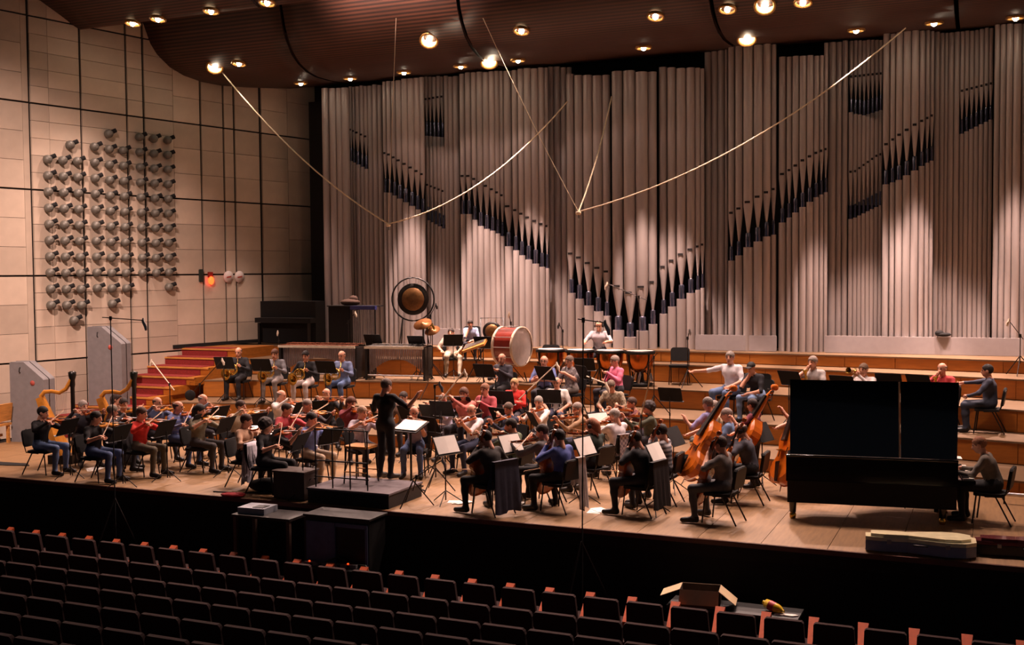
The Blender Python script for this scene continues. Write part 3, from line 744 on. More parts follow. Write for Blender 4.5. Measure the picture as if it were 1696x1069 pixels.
add_pose('bass', standing(hp=10, ht=-10, elL=(-.44, .12, 1.22), haL=(-.43, .26, 1.36), fdL=(.2, .4, .8), elR=(.30, .20, 1.14), haR=(.06, .46, 1.02), fdR=(-.6, .6, -.4)), inst=frame((-.20, .80, .16), (-.20, -.60, 1.20), (.25, 1, .35)))
PEOPLE_N = {}
def person(key, label, M, pose, top, sleeve, legs, hair, hcol, extra=''):
    P = POSES[pose]
    o = link('person', P['mesh'], None, M); tag(o, label, 'person')
    ms = [M_SKIN, cloth(top), cloth(top) if sleeve == 'l' else M_SKIN, cloth(legs), M_SHOE, M_EYE, M_LIP]
    for i, m in enumerate(ms): o.material_slots[i].link = 'OBJECT'; o.material_slots[i].material = m
    HM = head_matrix(P['J'])
    h = link('hair', HAIR[hair], o, HM); h.material_slots[0].link = 'OBJECT'; h.material_slots[0].material = mat('hair_' + hcol.lstrip('#'), hcol, .75, var=.3, scale=60, bump=.4)
    if hair == 'cap': h.name = 'cap'
    if 'h' in extra: link('headphones', HPHONE, o, HM)
    if 'g' in extra: link('glasses', GLASS, o, HM)
    if 'b' in extra:
        J = P['J']
        bb = MB()
        for sx in (-1, 1): bb.tube([(sx * .075, J['pel'][1] + .14, .68), (sx * .07, J['chest'][1] + .125, .88), (sx * .085, .075, 1.02), (sx * .08, -.03, 1.045), (sx * .05, -.12, .9)], .014, 5)
        bb.obj('braces', M_BLACKM, o)
    return o

# ================================================================== INSTRUMENTS AND FURNITURE PROTOTYPES
VOUT = [(0, .05), (.015, .13), (.06, .215), (.14, .275), (.23, .288), (.31, .262), (.365, .225), (.375, .205), (.42, .165), (.5, .152), (.58, .165), (.625, .195), (.635, .212), (.70, .232), (.79, .238), (.88, .215), (.95, .15), (.985, .07), (1, .035)]
BOUT = [(0, .05), (.015, .14), (.06, .23), (.14, .295), (.23, .305), (.31, .275), (.37, .225), (.42, .185), (.5, .168), (.58, .178), (.63, .20), (.70, .215), (.79, .20), (.87, .15), (.94, .085), (1, .03)]
def fiddle(L, depth, neck, outl, wood, endpin=0.0, scroll=.10):
    p = Proto()
    out = [(wd * L, t * L) for t, wd in outl] + [(-wd * L, t * L) for t, wd in outl[::-1]]
    b = MB()
    b.prism([(x * .97, L / 2 + (y - L / 2) * .97) for x, y in out], -depth, -.1 * depth, 0)
    # arched top and back plates
    for z0, z1 in ((-.1 * depth, .06 * depth), (-depth, -1.12 * depth)):
        n = len(out); vs = [(x, y, z0) for x, y in out] + [(x * .8, L / 2 + (y - L / 2) * .86, z1) for x, y in out]
        fs = [(i, (i + 1) % n, n + (i + 1) % n, n + i) for i in range(n)] + [tuple(range(n, 2 * n))]
        b.add(vs, fs, 0, False)
    subs = []
    for sx in (-1, 1):
        subs.append(('sound_hole', MB().tube([(sx * .10 * L, .42 * L, .075 * depth), (sx * .085 * L, .48 * L, .08 * depth), (sx * .11 * L, .55 * L, .075 * depth)], .008 * L, 4), M_EBONY))
    p.part('body', b, wood, None, subs)
    e = L + neck
    p.part('neck', MB().tube([(0, L * .97, -.25 * depth), (0, e, -.3 * depth), (0, e + scroll * .5, -.3 * depth - scroll * .12)], [.04 * L, .036 * L, .03 * L], 6), wood)
    p.part('scroll', MB().lathe([(.02 * L, -.045 * L), (.05 * L, -.04 * L), (.05 * L, .04 * L), (.02 * L, .045 * L)], 10, M=Matrix.Translation((0, e + scroll * .8, -.3 * depth - scroll * .15)) @ rotm('Y', math.pi / 2)), wood)
    pg = MB()
    for k in range(4): pg.tube([((-1) ** k * .02 * L, e + scroll * (.15 + .13 * k), -.3 * depth), ((-1) ** k * .11 * L, e + scroll * (.15 + .13 * k), -.3 * depth)], .012 * L, 5)
    p.part('pegs', pg, M_EBONY)
    p.part('fingerboard', MB().add([(-.033 * L, e, .0), (.033 * L, e, .0), (.055 * L, L * .66, .25 * depth + .02 * L), (-.055 * L, L * .66, .25 * depth + .02 * L), (-.033 * L, e, -.03 * L), (.033 * L, e, -.03 * L), (.05 * L, L * .66, .1 * depth), (-.05 * L, L * .66, .1 * depth)],
           [(0, 1, 2, 3), (4, 7, 6, 5), (0, 4, 5, 1), (2, 6, 7, 3), (1, 5, 6, 2), (0, 3, 7, 4)]), M_EBONY)
    p.part('bridge', MB().box((0, .5 * L, .045 * L + .05 * depth), (.12 * L, .01 * L, .09 * L)), M_VARN2)
    p.part('tailpiece', MB().add([(-.03 * L, .02 * L, .03 * L), (.03 * L, .02 * L, .03 * L), (.06 * L, .32 * L, .055 * L + .05 * depth), (-.06 * L, .32 * L, .055 * L + .05 * depth), (0, .02 * L, .0), (0, .32 * L, .02 * L + .05 * depth)], [(0, 1, 2, 3), (0, 4, 1), (2, 5, 3), (1, 4, 5, 2), (0, 3, 5, 4)]), M_EBONY)
    if endpin: p.part('endpin', MB().tube([(0, 0, -depth / 2), (0, -endpin, -depth / 2)], .008, 6), M_STEEL)
    else: p.part('chin_rest', MB().ell((-.1 * L, .05 * L, .06 * L), (.1 * L, .08 * L, .02 * L), 8, 5), M_EBONY)
    return p
VN = [fiddle(.357, .032, .135, VOUT, m) for m in (M_VARN, M_VARN2)]
VA = fiddle(.41, .038, .15, VOUT, M_VARN)
VC = fiddle(.76, .12, .28, VOUT, M_VARN, .30, .2)
VB = fiddle(1.12, .20, .42, BOUT, mat('bass_varnish', '#d0691a', .25, var=.2, scale=4, coat=.5), .12, .26)
bowP = Proto()
bowP.part('stick', MB().tube([(0, -.03, .012), (0, .2, .006), (0, .45, .004), (0, .68, .014), (0, .70, .0)], [.0055, .0052, .0048, .004, .005], 5), M_BOW)
bowP.part('hair', MB().box((0, .34, -.006), (.010, .66, .002)), M_BOWH)
bowP.part('frog', MB().box((0, .0, .0), (.012, .05, .02)), M_EBONY)
flP = Proto(); flP.part('tube', MB().tube([(0, -.06, 0), (0, .6, 0)], .0095, 8), M_STEEL)
b = MB()
for k in range(9): b.lathe([(.008, .009), (.008, .014)], 8, M=Matrix.Translation((0, .2 + .04 * k, 0)))
flP.part('keys', b, M_STEEL); flP.part('lip_plate', MB().ell((0, 0, .006), (.012, .02, .006), 8, 4), M_STEEL)
clP = Proto(); clP.part('body', MB().tube([(0, .0, 0), (0, .05, 0), (0, .06, 0), (0, .52, 0), (0, .6, 0), (0, .64, 0)], [.006, .009, .014, .015, .022, .036], 10), M_EBONY)
b = MB()
for k in range(8): b.lathe([(.009, .015), (.009, .02)], 8, M=Matrix.Translation((0, .14 + .045 * k, 0)))
clP.part('keys', b, M_STEEL); clP.part('ligature', MB().tube([(0, .035, 0), (0, .055, 0)], .012, 8), M_STEEL)
hnP = Proto()   # french horn: coil in the x-z plane, bell to the right and back
hnP.part('coil', MB().tube([(.135 * math.cos(a), .01 * math.sin(3 * a), .135 * math.sin(a)) for a in np.linspace(0, 2 * math.pi, 20)[:-1]], .013, 6, closed=True).tube([(.10 * math.cos(a), -.02, .10 * math.sin(a)) for a in np.linspace(0, 2 * math.pi, 18)[:-1]], .011, 6, closed=True), M_BRASS)
hnP.part('bell', MB().lathe([(.014, .0), (.02, .1), (.04, .2), (.085, .27), (.15, .30), (.152, .303), (.08, .268)], 18, M=frame((-.05, -.03, -.08), (.0, 0, 1)) @ rotm('X', math.radians(35)) @ rotm('Y', math.radians(65)), caps=False), M_BRASS)
hnP.part('valves', MB().lathe([(.018, -.05), (.018, .05)], 8, M=Matrix.Translation((-.03, 0, .02))).lathe([(.018, -.05), (.018, .05)], 8, M=Matrix.Translation((.01, 0, .02))).lathe([(.018, -.05), (.018, .05)], 8, M=Matrix.Translation((.05, 0, .02))), M_BRASS)
hnP.part('leadpipe', MB().tube([(-.1, -.02, .1), (-.08, -.1, .24), (-.04, -.16, .34)], [.008, .006, .009], 6), M_BRASS)
tpP = Proto()
tpP.part('bell', MB().tube([(0, .05, .02), (0, .30, .02), (0, .40, .02), (0, .46, .02), (0, .49, .02)], [.008, .012, .02, .038, .06], 12, caps=False), M_BRASS)
tpP.part('tubing', MB().tube([(0, 0, .03), (0, .36, .03), (0, .40, .0), (0, .36, -.03), (0, .10, -.03), (0, .06, 0), (0, .10, .03)], .007, 6), M_BRASS)
b = MB()
for k in range(3): b.lathe([(.012, -.06), (.012, .05), (.004, .05), (.004, .08)], 8, M=Matrix.Translation((.012, .17 + .03 * k, 0)))
tpP.part('valves', b, M_BRASS); tpP.part('mouthpiece', MB().tube([(0, -.06, .03), (0, 0, .03)], [.011, .006], 8), M_STEEL)

# stacking chair with black padded seat; player faces +y
chairP = Proto()
b = MB(); b.prism(rbox(.46, .43, .06, 3), .43, .475); chairP.part('seat', b, M_BLACKM, Matrix.Translation((0, .05, 0)))
CB = Matrix.Translation((0, -.235, .70)) @ rotm('X', math.radians(90 + 9))
chairP.part('backrest', MB().prism(rbox(.45, .33, .07, 3), -.02, .02, 0), M_BLACKM, CB, [('back_shell', MB().prism(rbox(.43, .31, .07, 3), .0205, .028), M_BLACK)])
for sx in (-1, 1):
    chairP.part('front_leg', MB().tube([(sx * .20, .22, .43), (sx * .22, .27, .01)], .0125, 6), M_DSTEEL)
    chairP.part('rear_leg', MB().tube([(sx * .20, -.05, .43), (sx * .22, -.27, .01)], .0125, 6), M_DSTEEL)
    chairP.part('back_tube', MB().tube([(sx * .215, .1, .425), (sx * .215, -.17, .44), (sx * .215, -.21, .56), (sx * .21, -.245, .80)], .011, 6), M_DSTEEL)
chairP.part('crossbar', MB().tube([(-.2, -.05, .42), (.2, -.05, .42)], .011, 6).tube([(-.2, .22, .42), (.2, .22, .42)], .011, 6), M_DSTEEL)
# music stand: player stands at -y and faces +y
def stand_proto(h):
    p = Proto(); tilt = math.radians(28)
    DM = Matrix.Translation((0, 0, h)) @ rotm('X', math.pi / 2 - tilt)
    p.part('desk', MB().prism(rbox(.50, .34, .02, 2), -.004, .004), M_BLACKM, DM, [('lip', MB().box((0, -.18, .022), (.52, .006, .045)), M_BLACK)])
    p.part('column', MB().tube([(0, .03, h - .05), (0, .03, .06)], .011, 6), M_BLACK)
    p.part('clamp', MB().tube([(0, .03, h * .55), (0, .03, h * .55 + .06)], .018, 8), M_BLACK)
    for k in range(3):
        a = math.radians(90 + 120 * k); p.part('leg', MB().tube([(0, .03, .22), (.3 * math.cos(a), .03 + .3 * math.sin(a), .012)], .009, 5), M_BLACK)
    return p, DM
standP, STDM = stand_proto(.98)
tallP, TLDM = stand_proto(1.15)
sheetP = MB(); sheetP.add([(-.23, -.145, .0065), (0, -.145, .0055), (.23, -.145, .0065), (-.23, .15, .0065), (0, .15, .0055), (.23, .15, .0065), (-.23, -.145, .010), (0, -.145, .018), (.23, -.145, .010), (-.23, .15, .010), (0, .15, .018), (.23, .15, .010)],
        [(0, 3, 4, 1), (1, 4, 5, 2), (6, 7, 10, 9), (7, 8, 11, 10), (0, 1, 7, 6), (1, 2, 8, 7), (3, 9, 10, 4), (4, 10, 11, 5), (0, 6, 9, 3), (2, 5, 11, 8)])
SHEET = sheetP.mesh('sheet_music', [M_PAPER])
def music_stand(M, who, sheet=True, tall=False, wht='black'):
    P, D = (tallP, TLDM) if tall else (standP, STDM)
    P.place('music_stand', 'black music stand before the ' + who, 'music stand', M, 'music stands')
    if sheet: tag(link('sheet_music', SHEET, None, M @ D), 'white sheet music before the ' + who, 'sheet music', 'sheet music')
INST = {'violin': (VN[0], 'violin'), 'violin2': (VN[1], 'violin'), 'viola': (VA, 'viola'), 'cello': (VC, 'cello'), 'bass': (VB, 'double bass'), 'flute': (flP, 'flute'), 'clarinet': (clP, 'clarinet'), 'horn': (hnP, 'horn'), 'trumpet': (tpP, 'trumpet')}

# ================================================================== THE ORCHESTRA
COND = np.array([-9.25, 16.1])
CHAIRM = {}
def seat_person(key, hx, hy, z, pose, inst, top, sleeve, legs, hair, hcol, yaw=None, extra='', y=None, sc=1.0, doing=None, instM=None):
    """head pixel -> place; feet stand on level z; extra: h headphones, g glasses, b braces, s stand, c no chair, 2 shared stand"""
    J = POSES[pose]['J']
    if y is None: p = onz(hx, hy, z + J['head'][2] * sc)
    else: p = ony(hx, hy, y); sc = (p[2] - z) / J['head'][2]
    if yaw is None:
        d = COND - p[:2]; yaw = math.degrees(math.atan2(d[1], d[0]))
    R = Matrix.Rotation(math.radians(yaw - 90), 4, 'Z')
    off = R @ Vector((J['head'][0] * sc, J['head'][1] * sc, 0))
    M = Matrix.Translation((p[0] - off.x, p[1] - off.y, z)) @ R @ Matrix.Scale(sc, 4)
    MC = Matrix.Translation((p[0] - off.x, p[1] - off.y, z)) @ R
    full = 'person ' + key
    person(key, full + (' ' + doing if doing else ''), M, pose, top, sleeve, legs, hair, hcol, extra)
    short = full
    CHAIRM[key] = MC
    if J['pel'][2] < .8 and 'c' not in extra:
        chairP.place('chair', 'black padded chair under the ' + short, 'chair', MC, 'orchestra chairs')
    if inst:
        pr, nm = INST[inst]
        pr.place(nm.replace(' ', '_'), nm + ' held by the ' + short, nm, instM or M @ POSES[pose]['inst'], nm + 's')
        if 'bow' in POSES[pose] and 'n' not in extra:
            bowP.place('bow', nm + ' bow of the ' + short, 'bow', M @ POSES[pose]['bow'], 'string bows')
    if 's' in extra or 'S' in extra:
        dist = 1.12 if inst == 'cello' else .86
        sx = .32 if inst in ('violin', 'violin2', 'viola') else 0
        music_stand(MC @ Matrix.Translation((sx, dist, 0)), short, 'S' not in extra)
    return M
BK, DK, NV, JN = '#17151a', '#2a2730', '#2c3450', '#4a5b82'
S1, S2, S3, S4, S5 = LEV
PEOPLE = [
 # first violins, left
 ('in black top and jeans near the wooden bench', 71, 684.5, 0, 'vn1', 'violin', BK, 'l', '#5b6f96', 'short', '#120d0c', 8, 's'),
 ('in dark jacket beside the harp column', 138, 674, 0, 'vn4', 'violin', DK, 'l', BK, 'short', '#8d8078', -30, ''),
 ('in black T-shirt and blue jeans', 159, 693, 0, 'vn2', 'violin2', BK, 's', JN, 'short', '#24160f', 4, 's'),
 ('in grey cardigan in front of the harp', 186, 682, 0, 'vn3', 'violin', '#4b464c', 'l', DK, 'short', '#7d7062', 40, ''),
 ('in black blouse behind the red sweater', 205, 670, 0, 'vn4', 'violin2', BK, 'l', '#3d4c68', 'short', '#1d120f', -40, ''),
 ('in red sweater and olive trousers', 234.6, 686, 0, 'vn1', 'violin', '#c4281c', 'l', '#5f5646', 'short', '#4c3120', 2, 's'),
 ('in slate blue shirt with pale violin', 261, 668, 0, 'vn4', 'violin2', '#5f6a8e', 'l', DK, 'bald', '#3c2b25', -20, ''),
 ('in striped blue sweater and jeans', 295, 675, 0, 'vn2', 'violin', 'stripe:#5a69a8:#8a8fae', 'l', '#3f5076', 'bald', '#4c3a33', 0, 's'),
 ('in pale grey shirt under the round black disc', 336, 663, 0, 'vn3', 'violin', '#8b909f', 'l', DK, 'bald', '#9d938c', -8, 's'),
 ('in khaki shirt and dark grey trousers', 331, 681, 0, 'vn1', 'violin2', '#77705c', 's', '#3f3b3c', 'long', '#17100e', 4, 's'),
 ('in cream-sleeved top with raised violin', 399, 674, 0, 'vn4', 'violin2', '#b8a891', 'l', BK, 'short', '#3a241a', -8, 's'),
 ('in tan blouse and black skirt', 408, 698, 0, 'vn2', 'violin', '#c19a7e', 'l', BK, 'short', '#3c2219', 6, 's'),
 ('in white shirt below the horn row', 466, 656, 0, 'vn3', 'violin', '#dcd3cf', 'l', DK, 'bald', '#8f7d72', -5, 's'),
 ('in red and white top', 475, 679, 0, 'vn2', 'violin', '#b9424a', 'l', DK, 'short', '#33201a', -10, ''),
 ('all in black beside the black bag', 442, 706, 0, 'vn2', 'violin', BK, 's', BK, 'curly', '#2b1a14', 8, 's'),
 ('in charcoal sweater', 509, 672, 0, 'vn1', 'violin2', '#3e3a40', 'l', DK, 'short', '#8b8078', -15, ''),
 ('in black shirt at the foot of the risers', 541, 653, 0, 'vn4', 'violin', BK, 'l', BK, 'bald', '#6f5c52', -50, 's'),
 ('in light blue shirt and beige trousers', 516, 695, 0, 'vn3', 'violin2', '#7f92cf', 's', '#b9a48c', 'short', '#1f1613', -12, 'S'),
 # beyond the podium
 ('in pale lilac shirt beyond the podium', 600, 684, 0, 'vn1', 'violin', '#b3a9b5', 's', DK, 'short', '#a3846c', -30, ''),
 ('in maroon top beyond the podium', 582, 668, 0, 'vn3', 'violin', '#7c2f38', 'l', DK, 'long', '#5a3222', -40, ''),
 ('in brown shirt smiling past the conductor', 668, 659, 0, 'rest', None, '#6a5346', 'l', DK, 'short', '#33241c', -95, 's'),
 ('in lilac-grey shirt and blue jeans', 686, 684, 0, 'vn3', 'viola', '#a7a1b4', 's', JN, 'bald', '#4a352b', -70, 'g'),
 ('in lavender shirt with upright bow', 733, 664, 0, 'vn4', 'viola', '#b9b4cf', 'l', DK, 'short', '#7a695c', -100, 's'),
 ('in salmon top with flute', 768, 653, S1, 'flute', 'flute', '#b8645a', 'l', DK, 'long', '#5b3624', -95, 'S'),
 ('in rose top with clarinet', 803, 646, S1, 'clar', 'clarinet', '#a84850', 'l', DK, 'short', '#7d5238', -100, 'S'),
 ('in white shirt and glasses', 781, 681, 0, 'vn1', 'viola', '#d9d2d4', 's', NV, 'bald', '#5c4537', -110, 'gs'),
 ('in navy jacket with viola', 842, 678, 0, 'vn3', 'viola', '#2d3048', 'l', DK, 'short', '#5a4538', -125, ''),
 ('in bright red jacket with folded arms', 852, 637, S1, 'cross', None, '#cf2a22', 'l', DK, 'short', '#a9865c', -85, 'S'),
 ('in dark suit below the bass drum', 831, 595, S2, 'clar', 'clarinet', '#33303a', 'l', BK, 'bald', '#7f6a5a', -95, 'S'),
 ('in blue polo with folded arms', 901, 599, S2, 'cross', None, '#6572a5', 's', DK, 'bald', '#8e7a6d', -80, 'g'),
 ('in grey patterned shirt with clarinet', 943, 599, S2, 'clar', 'clarinet', 'check:#8b8283:#6d6668', 's', '#6c6560', 'short', '#6a574b', -110, 'gS'),
 ('in white shirt with black braces', 922, 635, S1, 'rest', None, '#dcd6d0', 's', '#3a3d52', 'bald', '#6d5a4e', -80, 'bS'),
 ('in white blouse with viola', 892, 667, 0, 'vn2', 'viola', '#ddd5d0', 's', DK, 'short', '#8f8880', -110, 's'),
 ('in tan shirt and glasses', 956, 678, 0, 'vn1', 'viola', '#ab8b6c', 'l', '#4c4f66', 'short', '#8b7c72', -140, 'gs'),
 ('in pink shirt with clarinet', 1018, 599, S2, 'clar', 'clarinet', '#d9708f', 'l', DK, 'short', '#8d7b70', -130, 'S'),
 ('in beige checked shirt with clasped hands', 1012, 640, S1, 'rest2', None, 'check:#a3937f:#84765f', 's', '#5a5768', 'short', '#6f5d50', -95, ''),
 ('in maroon shirt under a microphone boom', 1046, 669, 0, 'vn4', 'viola', '#5c2c30', 'l', DK, 'short', '#3d2519', -150, ''),
 ('in olive jacket with viola', 1073, 677, 0, 'vn2', 'viola', '#4a4c3c', 'l', DK, 'curly', '#241716', -160, 's'),
 ('in white T-shirt before the checked cloth', 1018, 689, 0, 'vn3', 'viola', '#dcd5d6', 's', DK, 'short', '#a39a92', 150, 's'),
 ('in dark green top with headphones', 980, 706, 0, 'vn1', 'viola', '#2e3a34', 'l', BK, 'long', '#8b5230', 160, 'h'),
 ('in grey banded sweater with headphones', 1095, 716, 0, 'cello', 'cello', 'stripe:#b7b3b6:#4a4850', 'l', DK, 'short', '#20150f', 178, 'h'),
 ('in black jacket playing cello', 1052, 728, 0, 'cello2', 'cello', '#1d1c22', 'l', '#26272e', 'short', '#1c1210', 165, 's'),
 ('in grey T-shirt playing cello', 1193, 737, 0, 'cello', 'cello', '#6a625f', 's', '#4a4b50', 'short', '#38241c', 172, 's'),
 ('in charcoal shirt with headphones', 1227, 714, 0, 'cello2', 'cello', '#46444e', 'l', BK, 'bald', '#4b372d', 178, 'h'),
 ('in brown-black jacket beside the draped coat', 805, 727, 0, 'cello2', 'cello', '#2a2320', 'l', '#1a181b', 'short', '#1b1311', 158, 's'),
 ('in blue shirt playing cello', 926, 725, 0, 'cello', 'cello', '#4c5a9c', 'l', '#18161b', 'short', '#1d1412', 160, 's'),
 ('in green pullover between the cellos', 846, 706, 0, 'vn1', 'viola', '#5f6a52', 'l', BK, 'short', '#2a1c15', 175, ''),
 ('in grey wool sweater between the cellos', 898, 716, 0, 'vn3', 'viola', '#5d5a5c', 'l', BK, 'short', '#32231c', 170, ''),
 ('in tan jacket behind the double bass', 1182, 675, 0, 'rest', None, '#b5a084', 'l', '#4f4a44', 'short', '#80736b', -165, ''),
 # riser rows right
 ('in white polo with arm stretched out', 1209, 593, S2, 'armout', None, '#e2dce2', 's', '#5f7398', 'short', '#8f857d', -110, '', 23.5),
 ('in black T-shirt and dark cap', 1244, 610, S2, 'chin', None, '#211f26', 's', '#7188ac', 'cap', '#1a1514', -115, '', 23.0),
 ('in grey shirt with upright trumpet', 1346, 601, S2, 'trup', 'trumpet', '#a9a2a0', 's', DK, 'short', '#8b7d74', -115, 'S', 23.3),
 ('in white shirt with trumpet', 1430, 613, S2, 'trpt', 'trumpet', '#d3cbca', 'l', DK, 'short', '#7b624f', -112, 'S'),
 ('in red shirt behind the piano lid', 1560, 612, S2, 'trup', 'trumpet', '#a82a2e', 'l', DK, 'bald', '#7d6555', -118, 'S'),
 ('in slate jacket with outstretched arm', 1635, 615, S2, 'armfwd', None, '#3b3f50', 'l', '#2e3444', 'short', '#241b1a', 176, ''),
 ('in grey jacket at the grand piano', 1622, 738, 0, 'piano', None, '#6a6259', 'l', '#1b1a1d', 'short', '#8b5a3c', 172, ''),
 # horns
 ('in black shirt and black trousers with horn', 395, 584, S2, 'horn', 'horn', '#131217', 'l', '#1d1c21', 'bald', '#3e2c24', -78, 'S'),
 ('in grey shirt and grey trousers with horn', 455, 587, S2, 'horn', 'horn', '#6f6d72', 'l', '#948b88', 'short', '#5a3826', -78, 'S'),
 ('in black shirt and white trousers with horn', 506, 590, S2, 'horn', 'horn', '#15141a', 'l', '#d2c6c3', 'short', '#1d1513', -80, ''),
 ('in blue shirt and jeans with horn', 566, 590, S2, 'horn', 'horn', '#5f6b8c', 'l', '#52678f', 'bald', '#6e5b50', -85, 'S'),
 # percussion
 ('in beige shirt and beige trousers', 747, 552, S3, 'slouch', None, '#b3a394', 's', '#a1927e', 'short', '#2c1d17', -60, 'S'),
 ('in pale blue shirt leaning on a hand', 779, 537, S4, 'chin', None, '#9aa6c6', 's', DK, 'short', '#2a1b16', -70, '', 26.1),
]
for t in PEOPLE:
    kw = dict(zip(('key', 'hx', 'hy', 'z', 'pose', 'inst', 'top', 'sleeve', 'legs', 'hair', 'hcol', 'yaw', 'extra', 'y'), t))
    seat_person(**kw)
# timpanist, conductor, bass players
TMM = seat_person('in grey T-shirt and headphones behind the timpani', 992, 540, S3, 'drumsit', None, '#b7b0b6', 's', DK, 'bald', '#5f4a3c', -80, 'hc', 25.95)
ts = thing('drummer_stool', 'round black stool under the timpani player', 'stool', Matrix.Translation((TMM.translation.x, TMM.translation.y, S3)))
MB().lathe([(.02, .58), (.19, .59), (.2, .62), (.18, .66), (.02, .67)], 16).obj('seat', M_BLACKM, ts); MB().tube([(0, 0, .58), (0, 0, .3)], .025, 8).obj('post', M_STEEL, ts)
for k in range(3): MB().tube([(0, 0, .35), (.26 * math.cos(k * 2.09), .26 * math.sin(k * 2.09), .012)], .014, 6).obj('leg', M_DSTEEL, ts)
PODZ = .25
seat_person('in black T-shirt conducting on the podium', 640, 640, PODZ, 'conduct', None, '#0e0d11', 's', '#141318', 'short', '#5a4a42', 78, '')
for key, hx, hy, top, yaw, hc, yy, b0, b1 in (
        ('in lilac shirt gripping a double bass', 1172, 670, '#8a86b5', 165, '#7b7069', 18.85, (1126, 788, 17.75), (1200, 652, 18.45)),
        ('in maroon T-shirt with double bass', 1246, 672, '#6d2436', 170, '#2b1c18', 19.5, (1196, 782, 18.95), (1266, 655, 19.5)),
        ('in dark grey shirt behind the piano tail', 1328, 655, '#33323a', 175, '#4a3a30', 19.9, (1286, 800, 18.75), (1322, 645, 19.5))):
    A_, B_ = ony(b0[0], b0[1], b0[2]), ony(b1[0], b1[1], b1[2]); A_[2] = max(A_[2], .14)
    seat_person(key, hx, hy, 0, 'bass', 'bass', top, 's', DK, 'short', hc, yaw, 'n', yy, instM=frame(tuple(A_), tuple(B_ - A_), (-.75, -.6, .45)))
seat_person('in denim shirt behind the cellos', 1203, 688, 0, 'rest', None, '#5d7396', 'l', DK, 'short', '#80736b', 185, '')

# ================================================================== STAGE FURNITURE AND PERCUSSION
def level(x, y):
    z = 0.0
    for i in range(5):
        if y >= edge(i, x): z = LEV[i]
    return z
def V3(p): return Vector(tuple(p))
# ---- podium, railing, stool, conductor's desk
px0, px1, py0, py1 = -10.55, -9.0, 15.62, 16.75
pod = thing('podium', 'low carpeted conductor podium with dark sides', 'podium', TR((px0 + px1) / 2, (py0 + py1) / 2, 0))
MB().box((0, 0, .11), (px1 - px0, py1 - py0, .22)).obj('base', mat('podium_side', '#1b1413', .7), pod)
MB().box((0, 0, .235), (px1 - px0 + .03, py1 - py0 + .03, .03)).obj('carpet_top', mat('podium_carpet', '#6d6468', .95), pod)
rail = thing('podium_railing', 'black tubular safety railing behind the conductor', 'railing', TR(-9.95, 15.72, PODZ))
for xx in (-.5, -.17, .17, .5): MB().tube([(xx, 0, 0), (xx, 0, .98)], .012, 6).obj('post', M_BLACK, rail)
for zz in (.18, .45, .98): MB().tube([(-.52, 0, zz), (.52, 0, zz)], .012, 6).obj('crossbar', M_BLACK, rail)
st = thing('conductor_stool', 'tall wooden stool with black back bar on the podium', 'stool', TR(-9.95, 16.35, PODZ))
MB().prism(rbox(.46, .4, .05, 3), .60, .64).obj('seat', M_WOOD, st)
for sx in (-1, 1):
    for sy in (-1, 1): MB().tube([(sx * .19, sy * .16, .60), (sx * .22, sy * .2, .0)], .014, 6).obj('leg', M_DSTEEL, st)
MB().tube([(-.22, .2, .2), (.22, .2, .2)], .011, 6).tube([(-.22, -.2, .2), (.22, -.2, .2)], .011, 6).obj('foot_rail', M_WOOD, st)
MB().tube([(-.2, -.18, .62), (-.2, -.22, .95), (.2, -.22, .95), (.2, -.18, .62)], .011, 6).obj('back_bar', M_BLACK, st)
SDX, SDY = [float(v) for v in onz(680, 706, 1.13)[:2]]
cd = thing('conductor_desk', 'conductor score desk with dark sloping top', 'music stand', TR(SDX, SDY, 0, math.radians(-12)))
MB().box((0, 0, 0), (.56, .40, .02), R=rotm('X', math.radians(22))).obj('desk', M_BLACK, cd, Matrix.Translation((0, 0, 1.12)))
MB().tube([(0, 0, 1.1), (0, 0, .05)], .02, 8).obj('column', M_BLACK, cd)
for a in (0, 90, 180, 270): MB().tube([(0, 0, .06), (.32 * math.cos(math.radians(a)), .32 * math.sin(math.radians(a)), .015)], .014, 6).obj('foot', M_BLACK, cd)
tag(MB().box((0, 0, .022), (.50, .34, .014), R=rotm('X', math.radians(22))).obj('score', M_PAPER, None, TR(SDX, SDY, 1.122, math.radians(-12))), 'large open white score on the conductor desk', 'score')
# crate, bag, red cloth at the stage edge
cr = thing('wooden_crate', 'dark wooden equipment crate at the stage edge by the podium', 'crate', TR(-10.95, 15.86, 0))
MB().box((0, 0, .24), (.62, .42, .44)).obj('box', mat('crate_brown', '#33221b', .7, var=.25), cr)
MB().box((0, 0, .475), (.66, .46, .03)).obj('lid', mat('crate_lid', '#3c2a22', .6), cr)
for sx in (-1, 1): MB().tube([(sx * .33, -.07, .33), (sx * .345, -.07, .36), (sx * .345, .07, .36), (sx * .33, .07, .33)], .01, 5).obj('handle', M_DSTEEL, cr)
bg_ = thing('holdall_bag', 'slumped black holdall bag at the stage edge', 'bag', TR(*onz(445, 815, 0)[:2], 0, .35))
MB().ell((0, 0, .12), (.36, .17, .13), 14, 8).obj('body', M_BLACKM, bg_)
MB().tube([(-.12, -.14, .17), (-.1, -.1, .28), (.1, -.1, .28), (.12, -.14, .17)], .012, 5).obj('handle', M_BLACK, bg_)
tag(MB().ell((0, 0, .03), (.24, .13, .035), 12, 5).ell((.12, .04, .04), (.12, .08, .035), 10, 5).obj('red_cloth', mat('cloth_red', '#a11a24', .9), None, TR(*onz(385, 823, 0)[:2], 0)), 'crumpled red cloth lying at the stage edge', 'cloth')
